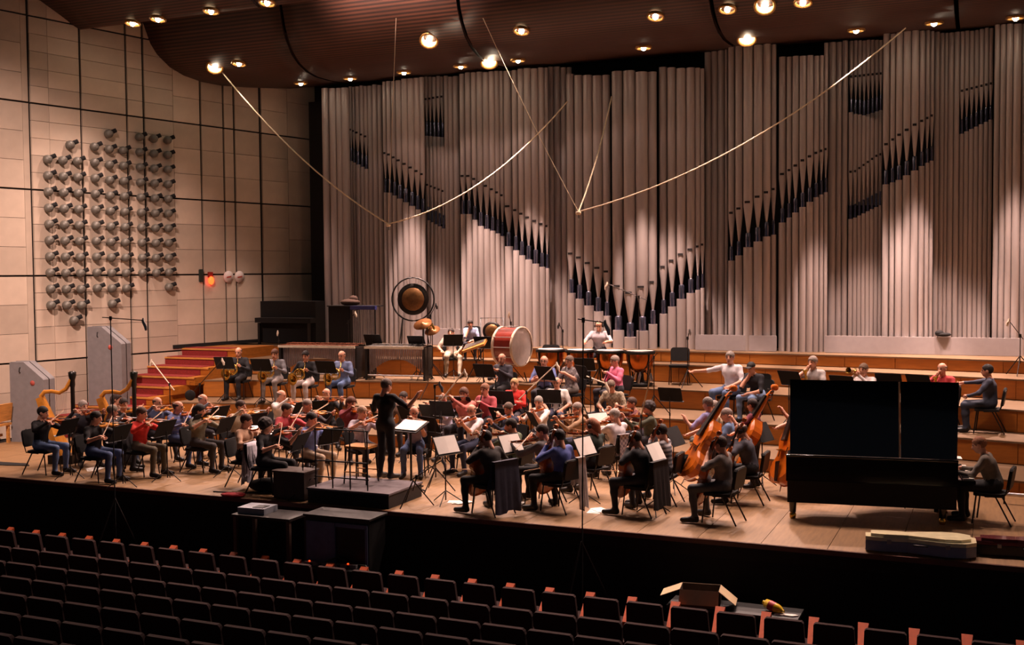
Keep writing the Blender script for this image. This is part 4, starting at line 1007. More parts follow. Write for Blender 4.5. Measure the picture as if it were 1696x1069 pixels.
# clothes hung over chairs
def drape(label, who, col, wdt, drop, off=0.0, nm='jacket'):
    """coat hung over the backrest of somebody's chair"""
    vs = []; n = 12
    for side in (-1, 1):
        for i in range(7):
            for j in range(n + 1):
                u = -.5 + j / n; t = i / 6; dd = drop if side < 0 else drop * .55
                vs.append((off + u * wdt * (1 - .12 * t * math.cos(u * 5)) + .012 * math.sin(11 * u + t * 4), -.262 + side * (.034 + .02 * t + .018 * t * math.sin(u * 24 + side)) - .04 * t * (1 if side < 0 else -.6), -dd * t * (1 - .03 * math.sin(u * 8 + 1))))
    fs = []
    for s_ in (0, 1):
        o = s_ * 7 * (n + 1)
        fs += [(o + i * (n + 1) + j, o + i * (n + 1) + j + 1, o + (i + 1) * (n + 1) + j + 1, o + (i + 1) * (n + 1) + j) for i in range(6) for j in range(n)]
    fs += [(j, j + 1, 7 * (n + 1) + j + 1, 7 * (n + 1) + j) for j in range(n)]
    tag(MB().add(vs, fs, 0, True).obj(nm, cloth(col), None, CHAIRM[who] @ Matrix.Translation((0, 0, .885))), label, 'clothing')
drape('long dark blue coat draped over a chair at the stage edge', 'in brown-black jacket beside the draped coat', '#343548', .52, .80)
drape('pale cloth draped over the chair behind the blue shirt', 'in blue shirt playing cello', '#b0a7a4', .20, .80, .13)
drape('checked grey jacket hanging on a chair among the cellos', 'in white T-shirt before the checked cloth', 'check:#a8a0a6:#6f6872', .42, .7)
drape('black coat hanging on the chair behind the red sweater', 'in red sweater and olive trousers', '#141218', .5, .66)
drape('white and blue shirt hanging on a chair beside black clothes', 'all in black beside the black bag', '#c9c2cc', .40, .72)
drape('black sweater with pale edge hanging on a cello chair', 'in black jacket playing cello', '#1a181d', .46, .72)
# ---- mic stands
def mic_stand(label, Y, top, end, bx=None, by=None, micc=M_STEEL, thick=.011, boomc=None, floorz=None, disc=False, span=.34, polec=None):
    t = ony(top[0], top[1], Y); e = ony(end[0], end[1], Y if by is None else by)
    X = t[0] if bx is None else ony(bx, top[1], Y)[0]
    z0 = level(X, Y) if floorz is None else floorz
    o = thing('microphone_stand', label, 'microphone stand', TR(X, Y, z0)); B = Vector((X, Y, z0))
    MB().tube([(0, 0, .25), V3(t) - B], thick, 6).obj('pole', polec or M_DSTEEL, o)
    h0 = .42 if span < .5 else 1.35
    for k in range(3):
        a = math.radians(20 + 120 * k)
        MB().tube([(0, 0, h0), (span * math.cos(a), span * math.sin(a), .012)], .011, 5).obj('leg', M_DSTEEL, o)
        if span > .5: MB().tube([(0, 0, .35), (span * .72 * math.cos(a), span * .72 * math.sin(a), .39)], .008, 5).obj('brace', M_DSTEEL, o)
    MB().tube([V3(t) - B + Vector((0, 0, -.04)), V3(t) - B + Vector((0, 0, .03))], .024, 8).obj('clamp', M_BLACK, o)
    d = V3(e) - V3(t); L = d.length; d.normalize()
    MB().tube([V3(t) - B - d * min(.3, L * .25), V3(e) - B], .009 if boomc is None else .013, 6).obj('boom', boomc or M_DSTEEL, o)
    m = MB().tube([V3(e) - B + Vector((0, 0, .04)), V3(e) - B + Vector((0, 0, -.02)), V3(e) - B + d * .05 + Vector((0, 0, -.10)), V3(e) - B + d * .06 + Vector((0, 0, -.17))], [.012, .028, .03, .02], 10)
    m.obj('microphone', micc, o)
    if disc:
        q = ony(disc[0], disc[1], Y); MB().lathe([(.02, -.02), (.12, -.018), (.125, 0), (.12, .018), (.02, .02)], 20, M=Matrix.Translation(V3(q) - B) @ rotm('Z', YAW) @ rotm('X', math.pi / 2)).obj('baffle_disc', M_BLACKM, o)
        MB().tube([V3(q) - B + Vector((0, 0, .12)), V3(q) - B + Vector((.0, 0, .3)), V3(t) - B], .004, 4).obj('hanger', M_BLACK, o)
    return o
WHT = mat('boom_white', '#d9c9b4', .5)
mic_stand('tall floor microphone stand rising before the stage beside the red sweater', 14.98, (183, 527), (237, 531), floorz=HALLZ, span=.62, thick=.010, polec=M_BLACKM)
mic_stand('tall floor microphone stand rising before the stage beside the cellos', 14.98, (966, 530), (1002, 535), bx=961, floorz=HALLZ, span=.62, thick=.010, polec=M_BLACKM)
mic_stand('microphone stand with white boom beside the red steps', 20.3, (281, 637), (251, 598), boomc=WHT, micc=WHT)
mic_stand('microphone stand with round black baffle below the horns', 20.6, (331, 637), (368, 596), micc=WHT, disc=(315, 655))
mic_stand('microphone stand with white microphone behind the horn players', 24.6, (462, 566), (460, 550), micc=WHT)
mic_stand('microphone stand with long white boom beyond the podium', 18.9, (728, 667), (769, 615), boomc=WHT, micc=WHT)
mic_stand('microphone boom stand in front of the violas at the podium corner', 16.0, (690, 790), (733, 762), bx=684)
mic_stand('thin tall microphone stand between podium and violas', 17.2, (720, 640), (728, 636))
mic_stand('microphone stand with white boom across the blue polo', 21.2, (872, 650), (922, 603), boomc=WHT, micc=WHT)
mic_stand('microphone stand with short white boom before the pink shirt', 22.0, (978, 626), (1004, 636), boomc=WHT, micc=WHT)
mic_stand('microphone stand beside the rightmost kettledrum', 23.6, (1083, 592), (1060, 620))
mic_stand('microphone stand with slanting boom above the violas', 20.0, (1062, 690), (1078, 622), boomc=mat('boom_tan', '#a88d63', .5))
mic_stand('slim microphone stand beside the empty chair', 25.2, (1139, 560), (1142, 548))
mic_stand('microphone stand with pale microphone before the long grey panel', 25.8, (1690, 556), (1671, 531), micc=WHT)
mic_stand('microphone stand with boom in front of the central organ pipes', 26.2, (1058, 492), (1006, 470), micc=WHT)
mic_stand('microphone stand with pale microphone above the bass drum', 25.3, (846, 535), (843, 519), micc=WHT)
mic_stand('microphone stand with dark microphone behind the black chair', 26.2, (932, 548), (926, 537), micc=M_BLACK)
mic_stand('microphone stand with white fluffy microphone at the tubular bells', 25.2, (577, 533), (588, 518), micc=WHT)
mic_stand('microphone stand with dark microphone beside the large gong', 25.6, (713, 523), (722, 505), micc=M_BLACK)
mic_stand('brass-coloured microphone stand by the cymbals', 24.5, (708, 545), (716, 538), boomc=M_BRASS, micc=M_BRASS)
mic_stand('microphone stand poking out under the middle of the piano', 18.9, (1419, 800), (1440, 790), boomc=M_STEEL)
mic_stand('microphone stand under the piano near the pianist', 18.95, (1508, 800), (1524, 792), boomc=M_STEEL, micc=WHT)
# ---- harps
def harp(label, cx, cy, yaw, colm, boxm):
    p = onz(cx, cy, 1.86)
    R = Matrix.Rotation(math.radians(yaw - 90), 4, 'Z'); off = R @ Vector((0, .62, 0))
    o = thing('concert_harp', label, 'harp', Matrix.Translation((p[0] - off.x, p[1] - off.y, 0)) @ R)
    MB().lathe([(.09, 0), (.09, .06), (.055, .1), (.045, .2), (.042, 1.55), (.055, 1.6), (.05, 1.7), (.075, 1.78), (.08, 1.86), (.05, 1.88)], 12, M=Matrix.Translation((0, .60, 0))).obj('column', colm, o)
    MB().box((0, .38, .09), (.34, .52, .18)).obj('base', colm, o)
    L = Vector((0, -.06, 1.36)) - Vector((0, .42, .18))
    A = frame((0, .42, .18), L, (0, 1, .4)); n = L.length
    MB().add([(-.24, 0, -.14), (.24, 0, -.14), (.24, 0, .02), (-.24, 0, .02), (-.08, n, -.10), (.08, n, -.10), (.08, n, .02), (-.08, n, .02)], [(0, 1, 2, 3), (4, 7, 6, 5), (0, 4, 5, 1), (3, 2, 6, 7), (0, 3, 7, 4), (1, 5, 6, 2)], M=A).obj('soundbox', boxm, o)
    MB().tube([(0, -.08, 1.36), (0, .0, 1.46), (0, .16, 1.47), (0, .32, 1.44), (0, .46, 1.52), (0, .60, 1.74)], [.05, .045, .04, .04, .045, .05], 8).obj('neck', boxm, o)
    b = MB()
    for k in range(22):
        t = k / 21; q = Vector((0, .40, .22)).lerp(Vector((0, -.03, 1.28)), t); zt = np.interp(q.y + .08 + .05 * t, [-.08, 0, .16, .32, .46, .6], [1.36, 1.44, 1.45, 1.42, 1.5, 1.7])
        b.tube([q, (0, q.y + .08, zt)], .002, 3)
    b.obj('strings', M_STEEL, o)
    return p
harp('concert harp with black column and golden soundbox near the bench', 121, 617, 18, M_EBONY, M_VARN2)
harp('concert harp with dark green-black column behind the red sweater', 223, 617, 22, mat('harp_dark', '#191d14', .3), M_VARN2)
seat_person('in brown shirt at the rear harp', 194, 662, 0, 'harp', None, '#5a4034', 'l', DK, 'long', '#2a1a15', 25, '')
# ---- harp cases, bench
def harp_case(label, x, y, z, h, wd, rz):
    o = thing('harp_case', label, 'instrument case', TR(x, y, z, rz))
    out = [(-wd / 2, 0), (wd / 2, 0), (wd / 2, h * .78), (wd / 2 - .03, h * .8), (-wd * .08, h), (-wd / 2 + .03, h), (-wd / 2, h - .03)]
    MB().prism(out, -.22, .22, M=rotm('X', math.pi / 2)).obj('shell', mat('case_grey', '#7d7a7c', .7, var=.08), o)
    MB().prism([(a * 1.01, c * 1.003 + .0) for a, c in out], -.012, .012, M=rotm('X', math.pi / 2)).obj('seam', M_DSTEEL, o)
    for (a, c) in ((-wd * .18, h * .90), (-wd * .05, h * .13)): MB().tube([(a, -.225, c - .06), (a, -.26, c - .04), (a, -.26, c + .04), (a, -.225, c + .06)], .012, 5).obj('handle', M_BLACK, o)
    MB().lathe([(.0, .0), (.06, .0), (.06, .004), (.0, .004)], 14, M=Matrix.Translation((wd * .18, -.225, h * .74)) @ rotm('X', math.pi / 2)).obj('sticker', mat('sticker_red', '#b4544a', .7), o)
    for c in (h * .3, h * .55, h * .85): MB().box((-wd / 2 - .01, 0, c), (.02, .05, .08)).obj('latch', M_STEEL, o)
c1 = onz(92, 700, 0); harp_case('grey upright harp case standing on the stage floor', xwall(19.3) + .95, 19.25, 0, 1.85, .86, math.radians(12))
harp_case('grey upright harp case standing on the red steps', xwall(21.3) + .92, 21.34, 1.83 * 3 / NST + .012, 1.95, .92, math.radians(12))
bp = ony(8, 700, 18.9)
bn = thing('wooden_bench', 'light wooden bench with backrest against the stone wall', 'bench', TR(xwall(18.2) + .80, 18.2, 0, math.radians(-79)))
MB().box((0, 0, .44), (1.3, .42, .05)).obj('seat', M_WOOD, bn); MB().box((0, .2, .72), (1.3, .05, .4), R=rotm('X', math.radians(-8))).obj('backrest', M_WOOD, bn)
for sx in (-1, 1):
    for sy in (-1, 1): MB().box((sx * .58, sy * .16, .21), (.06, .06, .42)).obj('leg', M_WOOD, bn)
MB().box((0, 0, .18), (1.16, .04, .06)).obj('stretcher', M_WOOD, bn)
tag(MB().prism([(-.9, -.22), (.75, -.12), (.55, .1), (-.9, .25)], 0, .012).obj('floor_hatch', M_BLACKM, None, TR(*onz(2, 769, 0)[:2], .002, math.radians(10))), 'black mat lying on the stage floor near the bench', 'mat')
# ---- signal lamp and round signs on the left wall
def wallM(px, py, d=.055):
    p = onwall(px, py) + WN * d
    return Matrix.Translation(tuple(p)) @ Matrix(((WT[0], 0, WN[0], 0), (WT[1], 0, WN[1], 0), (0, 1, 0, 0), (0, 0, 0, 1)))
sg = thing('warning_lamp', 'glowing red warning lamp on the stone wall', 'lamp', wallM(345, 459))
MB().box((0, .06, .03), (.14, .16, .06)).obj('housing', mat('lamp_red', '#8a2016', .5), sg)
MB().ell((0, -.1, .06), (.09, .12, .07), 12, 8).obj('bulb', mat('red_glow', '#ff4020', .3, emit='#ff3a12', est=7), sg)
tag(MB().prism(rbox(.13, .36, .03, 2), 0, .05).obj('wall_sign', mat('sign_green', '#1c2a24', .6), None, wallM(330, 457)), 'dark green upright sign box beside the red lamp', 'sign')
for i, xx in enumerate((375.5, 393.5)):
    s_ = thing('round_sign', 'white round sign with red bar, ' + ('nearer the red lamp' if i == 0 else 'farther from the red lamp'), 'sign', wallM(xx, 459))
    MB().lathe([(.0, 0), (.17, 0), (.17, .04), (.0, .04)], 20).obj('disc', mat('sign_white', '#d8ccc6', .6), s_); MB().box((0, 0, .043), (.17, .035, .008), R=rotm('Z', .15)).obj('bar', mat('sign_red', '#b03a2c', .6), s_)
# ---- grand piano
PN = Matrix.Translation((-2.95, 17.25, 0)) @ rotm('Z', math.radians(7))
pn = thing('grand_piano', 'black concert grand piano with lid fully raised', 'piano', PN)
PL, PW = 2.46, 1.5
tail = [(0, 0), (PL, 0), (PL, PW), (PL - .75, PW), (PL - 1.15, PW - .08), (PL - 1.6, PW - .42), (.9, PW - .62), (.35, PW - .66), (.1, PW - .8), (0, PW - 1.05)]
MB().prism(tail, .58, .98).obj('case', M_BLACKG, pn)
MB().prism([(.06 + (a * .955), .05 + c * .93) for a, c in tail], .90, .985).obj('soundboard', mat('plate_dark', '#1c1812', .3, .2), pn)
MB().tube([(0.01, .004, .975), (PL, .004, .975)], .02, 8).obj('rim_edge', M_BLACKG, pn)
MB().box((PL / 2, -.012, .43), (PL - .04, .02, .34)).obj('skirt_panel', M_BLACKM, pn)
LM = Matrix.Translation((0, 0, 1.0)) @ rotm('X', math.radians(72))
MB().prism([(.06, 0), (PL * .665, 0), (PL * .665, 1.16), (.04, 1.16)], 0, .025, M=LM).obj('lid', M_BLACKG, pn)
MB().prism([(PL * .675, 0), (PL - .02, 0), (PL + .03, 1.16), (PL * .675, 1.16)], 0, .025, M=LM).obj('lid_front_flap', M_BLACKG, pn)
MB().tube([(PL * .67, .035, 1.0), (PL * .67, .37, 2.1)], .012, 6).obj('lid_hinge_strip', mat('hinge_tan', '#a08064', .4, .4), pn)
MB().tube([(PL * .6, .95, .98), (PL * .6, .42, 1.95)], .014, 6).obj('lid_prop', M_BLACKG, pn)
MB().box((PL + .1, .78, .66), (.3, 1.4, .05)).obj('key_bed', M_BLACKG, pn)
b = MB()
for k in range(52): b.box((PL + .16, .16 + k * .0236, .70), (.15, .022, .02))
b.obj('white_keys', mat('ivory', '#e9e3d6', .3), pn)
b = MB()
for k in range(51):
    if k % 7 not in (2, 6): b.box((PL + .12, .172 + k * .0236, .715), (.09, .011, .02))
b.obj('black_keys', M_EBONY, pn)
MB().box((PL - .25, .78, 1.06), (.02, .8, .24), R=rotm('Y', math.radians(-20))).obj('music_rest', M_BLACKG, pn)
for (a, c) in ((.10, .06), (PL - .2, .16), (PL - .2, PW - .16)):
    lg = MB().tube([(a, c, .58), (a, c, .10)], [.075, .05], 10).obj('leg', M_BLACKG, pn); MB().lathe([(.04, 0), (.05, .03), (.05, .07), (.03, .1)], 10, M=Matrix.Translation((a, c, 0))).obj('castor', M_BRASS, lg)
ly = MB().box((PL - .25, .78, .32), (.06, .22, .5)).obj('pedal_lyre', M_BLACKG, pn)
for k in (-1, 0, 1): MB().box((PL - .16, .78 + k * .07, .07), (.16, .025, .02)).obj('pedal', M_BRASS, ly)
tag(MB().prism([(-.16, -.12), (.16, -.12), (.16, .12), (-.16, .12)], 0, .012).obj('sheet_music', M_PAPER, None, PN @ Matrix.Translation((PL - .1, .18, 1.0))), 'white pages lying on the front edge of the piano', 'sheet music')
tag(MB().prism([(-.2, -.15), (.2, -.15), (.2, .15), (-.2, .15)], 0, .012).obj('sheet_music', M_PAPER, None, PN @ Matrix.Translation((PL - .215, .62, 1.10)) @ rotm('Z', math.pi / 2) @ rotm('X', math.radians(70))), 'open music propped on the piano music rest', 'sheet music')
# white rail on the floor behind the pianist
a, c = onz(1655, 818, .16), onz(1760, 826, .16)
rl = thing('floor_rail', 'long pale metal rail low behind the pianist chair', 'rail', TR(a[0], a[1], 0))
MB().tube([(0, 0, .16), V3(c) - Vector((a[0], a[1], 0))], .03, 8).obj('bar', mat('rail_pale', '#d6cfd2', .35, .4), rl)
for t in (.08, .92):
    q = (V3(c) - Vector((a[0], a[1], 0))) * t; MB().tube([(q.x, q.y, .0), (q.x, q.y, .15)], .015, 6).obj('support', M_DSTEEL, rl)
# violin cases at the front edge
def vcase(label, x, y, rz, col, s=1.0, inner=None):
    o = thing('violin_case', label, 'instrument case', TR(x, y, 0, rz, s))
    out = [(-.62, -.10), (-.45, -.13), (-.15, -.11), (.0, -.16), (.3, -.24), (.5, -.22), (.62, -.12), (.63, .12), (.5, .22), (.3, .24), (0, .16), (-.15, .11), (-.45, .13), (-.62, .10)]
    MB().prism(out, .02, .14).obj('lower_shell', mat('case_' + col[0], col[0], .35), o)
    l = MB().prism(out, .145, .19).prism([(a * .9, c * .85) for a, c in out], .19, .225).obj('lid', mat('case_' + col[1], col[1], .25, coat=.4), o)
    MB().tube([(-.08, -.14, .12), (-.08, -.19, .13), (.08, -.21, .13), (.08, -.18, .12)], .01, 5).obj('handle', M_BLACK, o)
    for a, c in ((-.35, -.125), (.3, -.245)): MB().box((a, c, .14), (.05, .012, .05)).obj('latch', M_STEEL, o)
p = onz(1522, 921, 0); vcase('pale cream instrument case with blue-grey sides at the stage edge', p[0], p[1] + .16, math.radians(6), ('#7d8298', '#f0e6bc'), 1.12)
p = onz(1690, 928, 0); vcase('dark red and black instrument case at the stage edge', p[0] + .1, p[1] + .22, math.radians(6), ('#17131a', '#5c2328'), 1.05)
# ---- timpani
tm = Proto()
tm.part('bowl', MB().lathe([(.05, .30), (.18, .34), (.28, .45), (.325, .62), (.33, .78)], 20), M_COPPER)
tm.part('rim', MB().lathe([(.335, .76), (.365, .76), (.365, .82), (.335, .84)], 20, caps=False), M_BLACK)
tm.part('head', MB().lathe([(.0, .832), (.335, .83)], 20, caps=False), M_HEAD)
for k in range(4):
    a = math.radians(45 + 90 * k); tm.part('strut', MB().tube([(.35 * math.cos(a), .35 * math.sin(a), .78), (.30 * math.cos(a), .30 * math.sin(a), .35), (.26 * math.cos(a), .26 * math.sin(a), .03)], .02, 6), M_BLACK)
tm.part('base', MB().lathe([(.30, .02), (.31, .07), (.1, .1), (.08, .3)], 16), M_BLACK); tm.part('pedal', MB().box((0, .36, .07), (.12, .2, .04)), M_BLACK)
TL = ['beside the bass drum', 'second from the bass drum', 'third from the bass drum', 'beside the free-standing empty chair']
for i, xx in enumerate((912, 961, 1010, 1060)):
    q = ony(xx, 580, 25.25); tm.place('kettledrum', 'copper kettledrum with black rim, ' + TL[i], 'kettledrum', TR(q[0], q[1], S3, math.radians(10)), 'kettledrums')
# ---- bass drum
q = ony(848, 574, 25.0)
bdir = Vector((math.cos(YAW), math.sin(YAW), 0)) * .84 + Vector((math.sin(YAW), -math.cos(YAW), 0)) * .54
bd = thing('bass_drum', 'large bass drum with red-brown shell and pale head', 'drum', TR(q[0], q[1], S3))
BM = Matrix.Translation((0, 0, q[2] - S3)) @ bdir.to_track_quat('Z', 'Y').to_matrix().to_4x4()
MB().lathe([(.46, -.25), (.46, .25)], 28, M=BM, caps=False).obj('shell', mat('drum_red', '#7a2418', .3, coat=.5), bd)
for zz in (-.27, .27): MB().lathe([(.465, zz - .03), (.49, zz - .03), (.49, zz + .03), (.465, zz + .03)], 28, M=BM, caps=False).obj('hoop', mat('hoop_cream', '#cdb9a4', .4), bd)
for zz in (-.26, .26): MB().lathe([(0, zz + .004), (.462, zz)], 28, M=BM, caps=False).obj('head', M_HEAD, bd)
for k in range(12):
    a = 2 * math.pi * k / 12; MB().tube([(.485 * math.cos(a), .485 * math.sin(a), -.27), (.485 * math.cos(a), .485 * math.sin(a), .27)], .010, 5, M=BM).obj('tension_rod', M_STEEL, bd)
for s1 in (-1, 1):
    for s2 in (-1, 1):
        e = BM @ Vector((s1 * .3 * 0, 0, s2 * .22)); MB().tube([(e.x + s1 * .2 * bdir.y, e.y - s1 * .2 * bdir.x, .25), (e.x + s1 * .32 * bdir.y, e.y - s1 * .32 * bdir.x, .012)], .016, 6).obj('leg', M_DSTEEL, bd)
MB().tube([(.3 * bdir.y, -.3 * bdir.x, .16), (-.3 * bdir.y, .3 * bdir.x, .16)], .016, 6).obj('cradle', M_DSTEEL, bd)
# ---- gongs
def gong(label, px, py, Y, R0, r, hoop):
    q = ony(px, py, Y); z0 = level(q[0], Y)
    o = thing('gong', label, 'gong', TR(q[0], Y, z0, YAW * .6)); h = q[2] - z0
    if hoop:
        MB().tube([(R0 * math.cos(a), 0, h + R0 * math.sin(a)) for a in np.linspace(0, 2 * math.pi, 36)[:-1]], .022, 6, closed=True).obj('hoop', M_BLACK, o)
        for sx in (-1, 1):
            MB().tube([(sx * R0 * .5, 0, h - R0 * .87), (sx * R0 * .62, -.3, .012)], .018, 6).obj('leg', M_BLACK, o); MB().tube([(sx * R0 * .5, 0, h - R0 * .87), (sx * R0 * .75, .3, .012)], .018, 6).obj('leg', M_BLACK, o)
    else:
        MB().tube([(-R0, 0, .02), (-R0, 0, h + R0 * 1.15), (R0, 0, h + R0 * 1.15), (R0, 0, .02)], .018, 6).obj('frame', M_BLACK, o)
        for sx in (-1, 1): MB().tube([(sx * R0, -.22, .012), (sx * R0, .22, .012)], .018, 6).obj('foot', M_BLACK, o)
    MB().lathe([(0, -.03), (r * .3, -.02), (r * .72, -.012), (r * .73, .0), (r * .2, .0)], 30, M=Matrix.Translation((0, -.01, h)) @ rotm('X', math.pi / 2) @ Matrix.Scale(-1, 4, (0, 0, 1))).obj('bronze_disc', mat('bronze', '#7a5530', .45, .6, var=.2, scale=20), o)
    MB().lathe([(r * .72, .015), (r, .01), (r, -.04), (r * .97, -.04), (r * .97, .0), (r * .72, .0)], 30, M=Matrix.Translation((0, 0, h)) @ rotm('X', math.pi / 2), caps=False).obj('dark_rim', mat('gong_rim', '#1d1713', .5, .4), o)
    for sx in (-1, 1): MB().tube([(sx * r * .35, 0, h + r * .9), (sx * r * .4, 0, h + (R0 * .93 if hoop else R0 * 1.15))], .006, 4).obj('cord', M_ROPE, o)
gong('large bronze gong hung inside a round black hoop', 684, 496, 26.0, .57, .42, True)
gong('small dark gong in a rectangular frame behind the bass drum', 815, 549, 26.3, .3, .25, False)
# ---- cymbals
for lab, px, py, r in (('suspended cymbal beside the large gong, upper one', 700, 537, .24), ('suspended cymbal beside the large gong, lower one', 716, 548, .2)):
    q = ony(px, py, 24.9); z0 = level(q[0], 24.9); o = thing('cymbal', lab, 'cymbal', TR(q[0], 24.9, z0)); h = q[2] - z0
    MB().lathe([(0, .04), (.04, .035), (.05, .015), (r, 0), (r, -.003), (.05, .01)], 22, M=Matrix.Translation((0, 0, h)) @ rotm('X', math.radians(35))).obj('disc', mat('cymbal_bronze', '#8a5a34', .35, .7), o)
    MB().tube([(0, 0, h), (0, 0, .3)], .011, 6).obj('pole', M_DSTEEL, o)
    for k in range(3): MB().tube([(0, 0, .4), (.28 * math.cos(k * 2.09 + .4), .28 * math.sin(k * 2.09 + .4), .012)], .01, 5).obj('leg', M_DSTEEL, o)
# ---- marimba, vibraphone, xylophone
def mallet(name, label, pxa, pxb, py, Y, metal, arch=True, tilt=0):
    a, c = ony(pxa, py, Y), ony(pxb, py, Y); L = c[0] - a[0]; X = (a[0] + c[0]) / 2; z0 = level(X, Y); h = .86
    o = thing(name, label, name.replace('_', ' '), TR(X, Y + .25, z0, math.radians(6)))
    bars = MB(); n = int(L / .052)
    for k in range(n):
        xx = -L / 2 + .03 + (L - .06) * k / (n - 1); ln = .42 - .2 * k / n
        bars.box((xx, -.12, h), (.04, ln, .022))
        if k % 7 not in (2, 6): bars.box((xx + .025, .17, h + .03), (.04, ln * .8, .022))
    bars.obj('bars', M_STEEL if metal else mat('rosewood', '#6a3a26', .35), o)
    rs = MB()
    for k in range(n):
        xx = -L / 2 + .03 + (L - .06) * k / (n - 1); t = abs(2 * k / (n - 1) - 1); ln = (.30 + .38 * t ** 2) if arch else .4
        rs.tube([(xx, -.12, h - .03), (xx, -.12, h - .03 - ln)], .021, 6)
    rs.obj('resonators', mat('resonator', '#9a9195', .4, .5), o)
    for sy in (-.32, .30): MB().box((0, sy, h - .03), (L + .06, .03, .06)).obj('rail', mat('rail_cream', '#c9bda8', .5) if sy < 0 else M_DSTEEL, o)
    for sx in (-1, 1):
        MB().box((sx * (L / 2 + .02), 0, .43), (.05, .5, .8)).obj('end_frame', M_BLACK, o)
        for sy in (-1, 1): MB().lathe([(.03, 0), (.035, .03), (.02, .06)], 8, M=Matrix.Translation((sx * (L / 2 + .02), sy * .24, 0))).obj('castor', M_BLACK, o)
    MB().tube([(-L / 2, -.2, .12), (L / 2, -.2, .12)], .022, 6).obj('stretcher', mat('stretcher_pale', '#d8d0cc', .4, .3), o)
mallet('marimba', 'long marimba with arched grey resonators behind the horn players', 467, 583, 577, 24.35, False)
mallet('vibraphone', 'vibraphone with arched grey resonators between conductor and gong', 608, 697, 579, 24.55, True)
q = ony(787, 572, 24.75)
xy = thing('glockenspiel', 'tilted wooden glockenspiel tray beside the bass drum', 'glockenspiel', TR(q[0], q[1], S3))
XM = Matrix.Translation((0, 0, q[2] - S3)) @ rotm('Y', math.radians(-18)) @ rotm('X', math.radians(25))
MB().box((0, 0, 0), (.62, .36, .06), M=XM).obj('tray', M_WOOD, xy)
b = MB()
for k in range(14): b.box((-.27 + .041 * k, 0, .04), (.03, .28 - .01 * k, .012), M=XM)
b.obj('bars', M_STEEL, xy)
for sx in (-1, 1): MB().tube([(sx * .2, .1, q[2] - S3 - .05), (sx * -.25, 0, .02)], .014, 6).obj('leg', M_DSTEEL, xy)
# ---- tubular bells, black cabinets
q0, q1 = ony(583, 510, 25.4), ony(621, 510, 25.4); z0 = level(q0[0], 25.4); Lx = q1[0] - q0[0]; hh = q0[2] - z0
tb = thing('tubular_bells', 'rack of tubular bells with blue-violet top rail', 'tubular bells', TR((q0[0] + q1[0]) / 2, 25.4, z0))
for sx in (-1, 1): MB().tube([(sx * Lx / 2, 0, .02), (sx * Lx / 2, 0, hh)], .02, 6).obj('upright', M_BLACK, tb); MB().tube([(sx * Lx / 2, -.3, .02), (sx * Lx / 2, .3, .02)], .02, 6).obj('foot', M_BLACK, tb)
MB().box((0, 0, hh), (Lx + .06, .1, .1)).obj('top_rail', mat('rail_blue', '#2c2f6a', .4), tb)
for k in range(12): MB().tube([(-Lx / 2 + .05 + (Lx - .1) * k / 11, -.02, hh - .06), (-Lx / 2 + .05 + (Lx - .1) * k / 11, -.02, .5 + .03 * k)], .016, 6).obj('bell_tube', M_STEEL, tb)
q0, q1 = ony(542, 508, 25.6), ony(578, 508, 25.6); z0 = level(q0[0], 25.6)
cb = thing('black_cabinet', 'tall black draped cabinet with brown cloth bundle on top', 'cabinet', TR((q0[0] + q1[0]) / 2, 25.9, z0))
MB().box((0, 0, (q0[2] - z0) / 2 + .02), (q1[0] - q0[0], .5, q0[2] - z0 - .04)).obj('body', M_BLACKM, cb); MB().box((0, 0, .03), (q1[0] - q0[0] + .04, .54, .06)).obj('plinth', M_BLACK, cb)
MB().box((.35, 0, q0[2] - z0 + .01), (q1[0] - q0[0] + .75, .56, .03)).obj('top_board', M_BLACK, cb)
tag(MB().ell((0, 0, .08), (.3, .18, .1), 12, 6).ell((.08, .03, .17), (.14, .1, .1), 10, 6).obj('cloth_bundle', cloth('#4a3328'), None, TR((q0[0] + q1[0]) / 2 + .2, 25.9, q0[2] + .025)), 'brown cloth bundle on top of the black cabinet', 'cloth')
q0, q1 = ony(440, 515, 27.3), ony(530, 515, 27.3)
ce = thing('covered_celesta', 'keyboard instrument under a black cover in the dark corner', 'keyboard', TR((q0[0] + q1[0]) / 2 + .18, 26.95, S5))
Lx = q1[0] - q0[0]
MB().box((0, .1, .62), (Lx, .5, 1.2)).obj('cover', M_BLACKM, ce); MB().box((0, -.28, .68), (Lx, .3, .14)).obj('keyboard_cover', M_BLACKM, ce)
for sx in (-1, 1): MB().box((sx * Lx * .45, -.35, .3), (.07, .07, .6)).obj('leg', M_BLACK, ce)
tag(MB().ell((0, 0, .05), (.18, .1, .05), 10, 6).ell((-.08, 0, .08), (.1, .08, .07), 10, 6).obj('black_bag', M_BLACKM, None, TR(*ony(1562, 556, ORGY - .45)[:2], ony(1562, 558, ORGY - .45)[2])), 'small black bag lying on top of the long grey panel', 'bag')
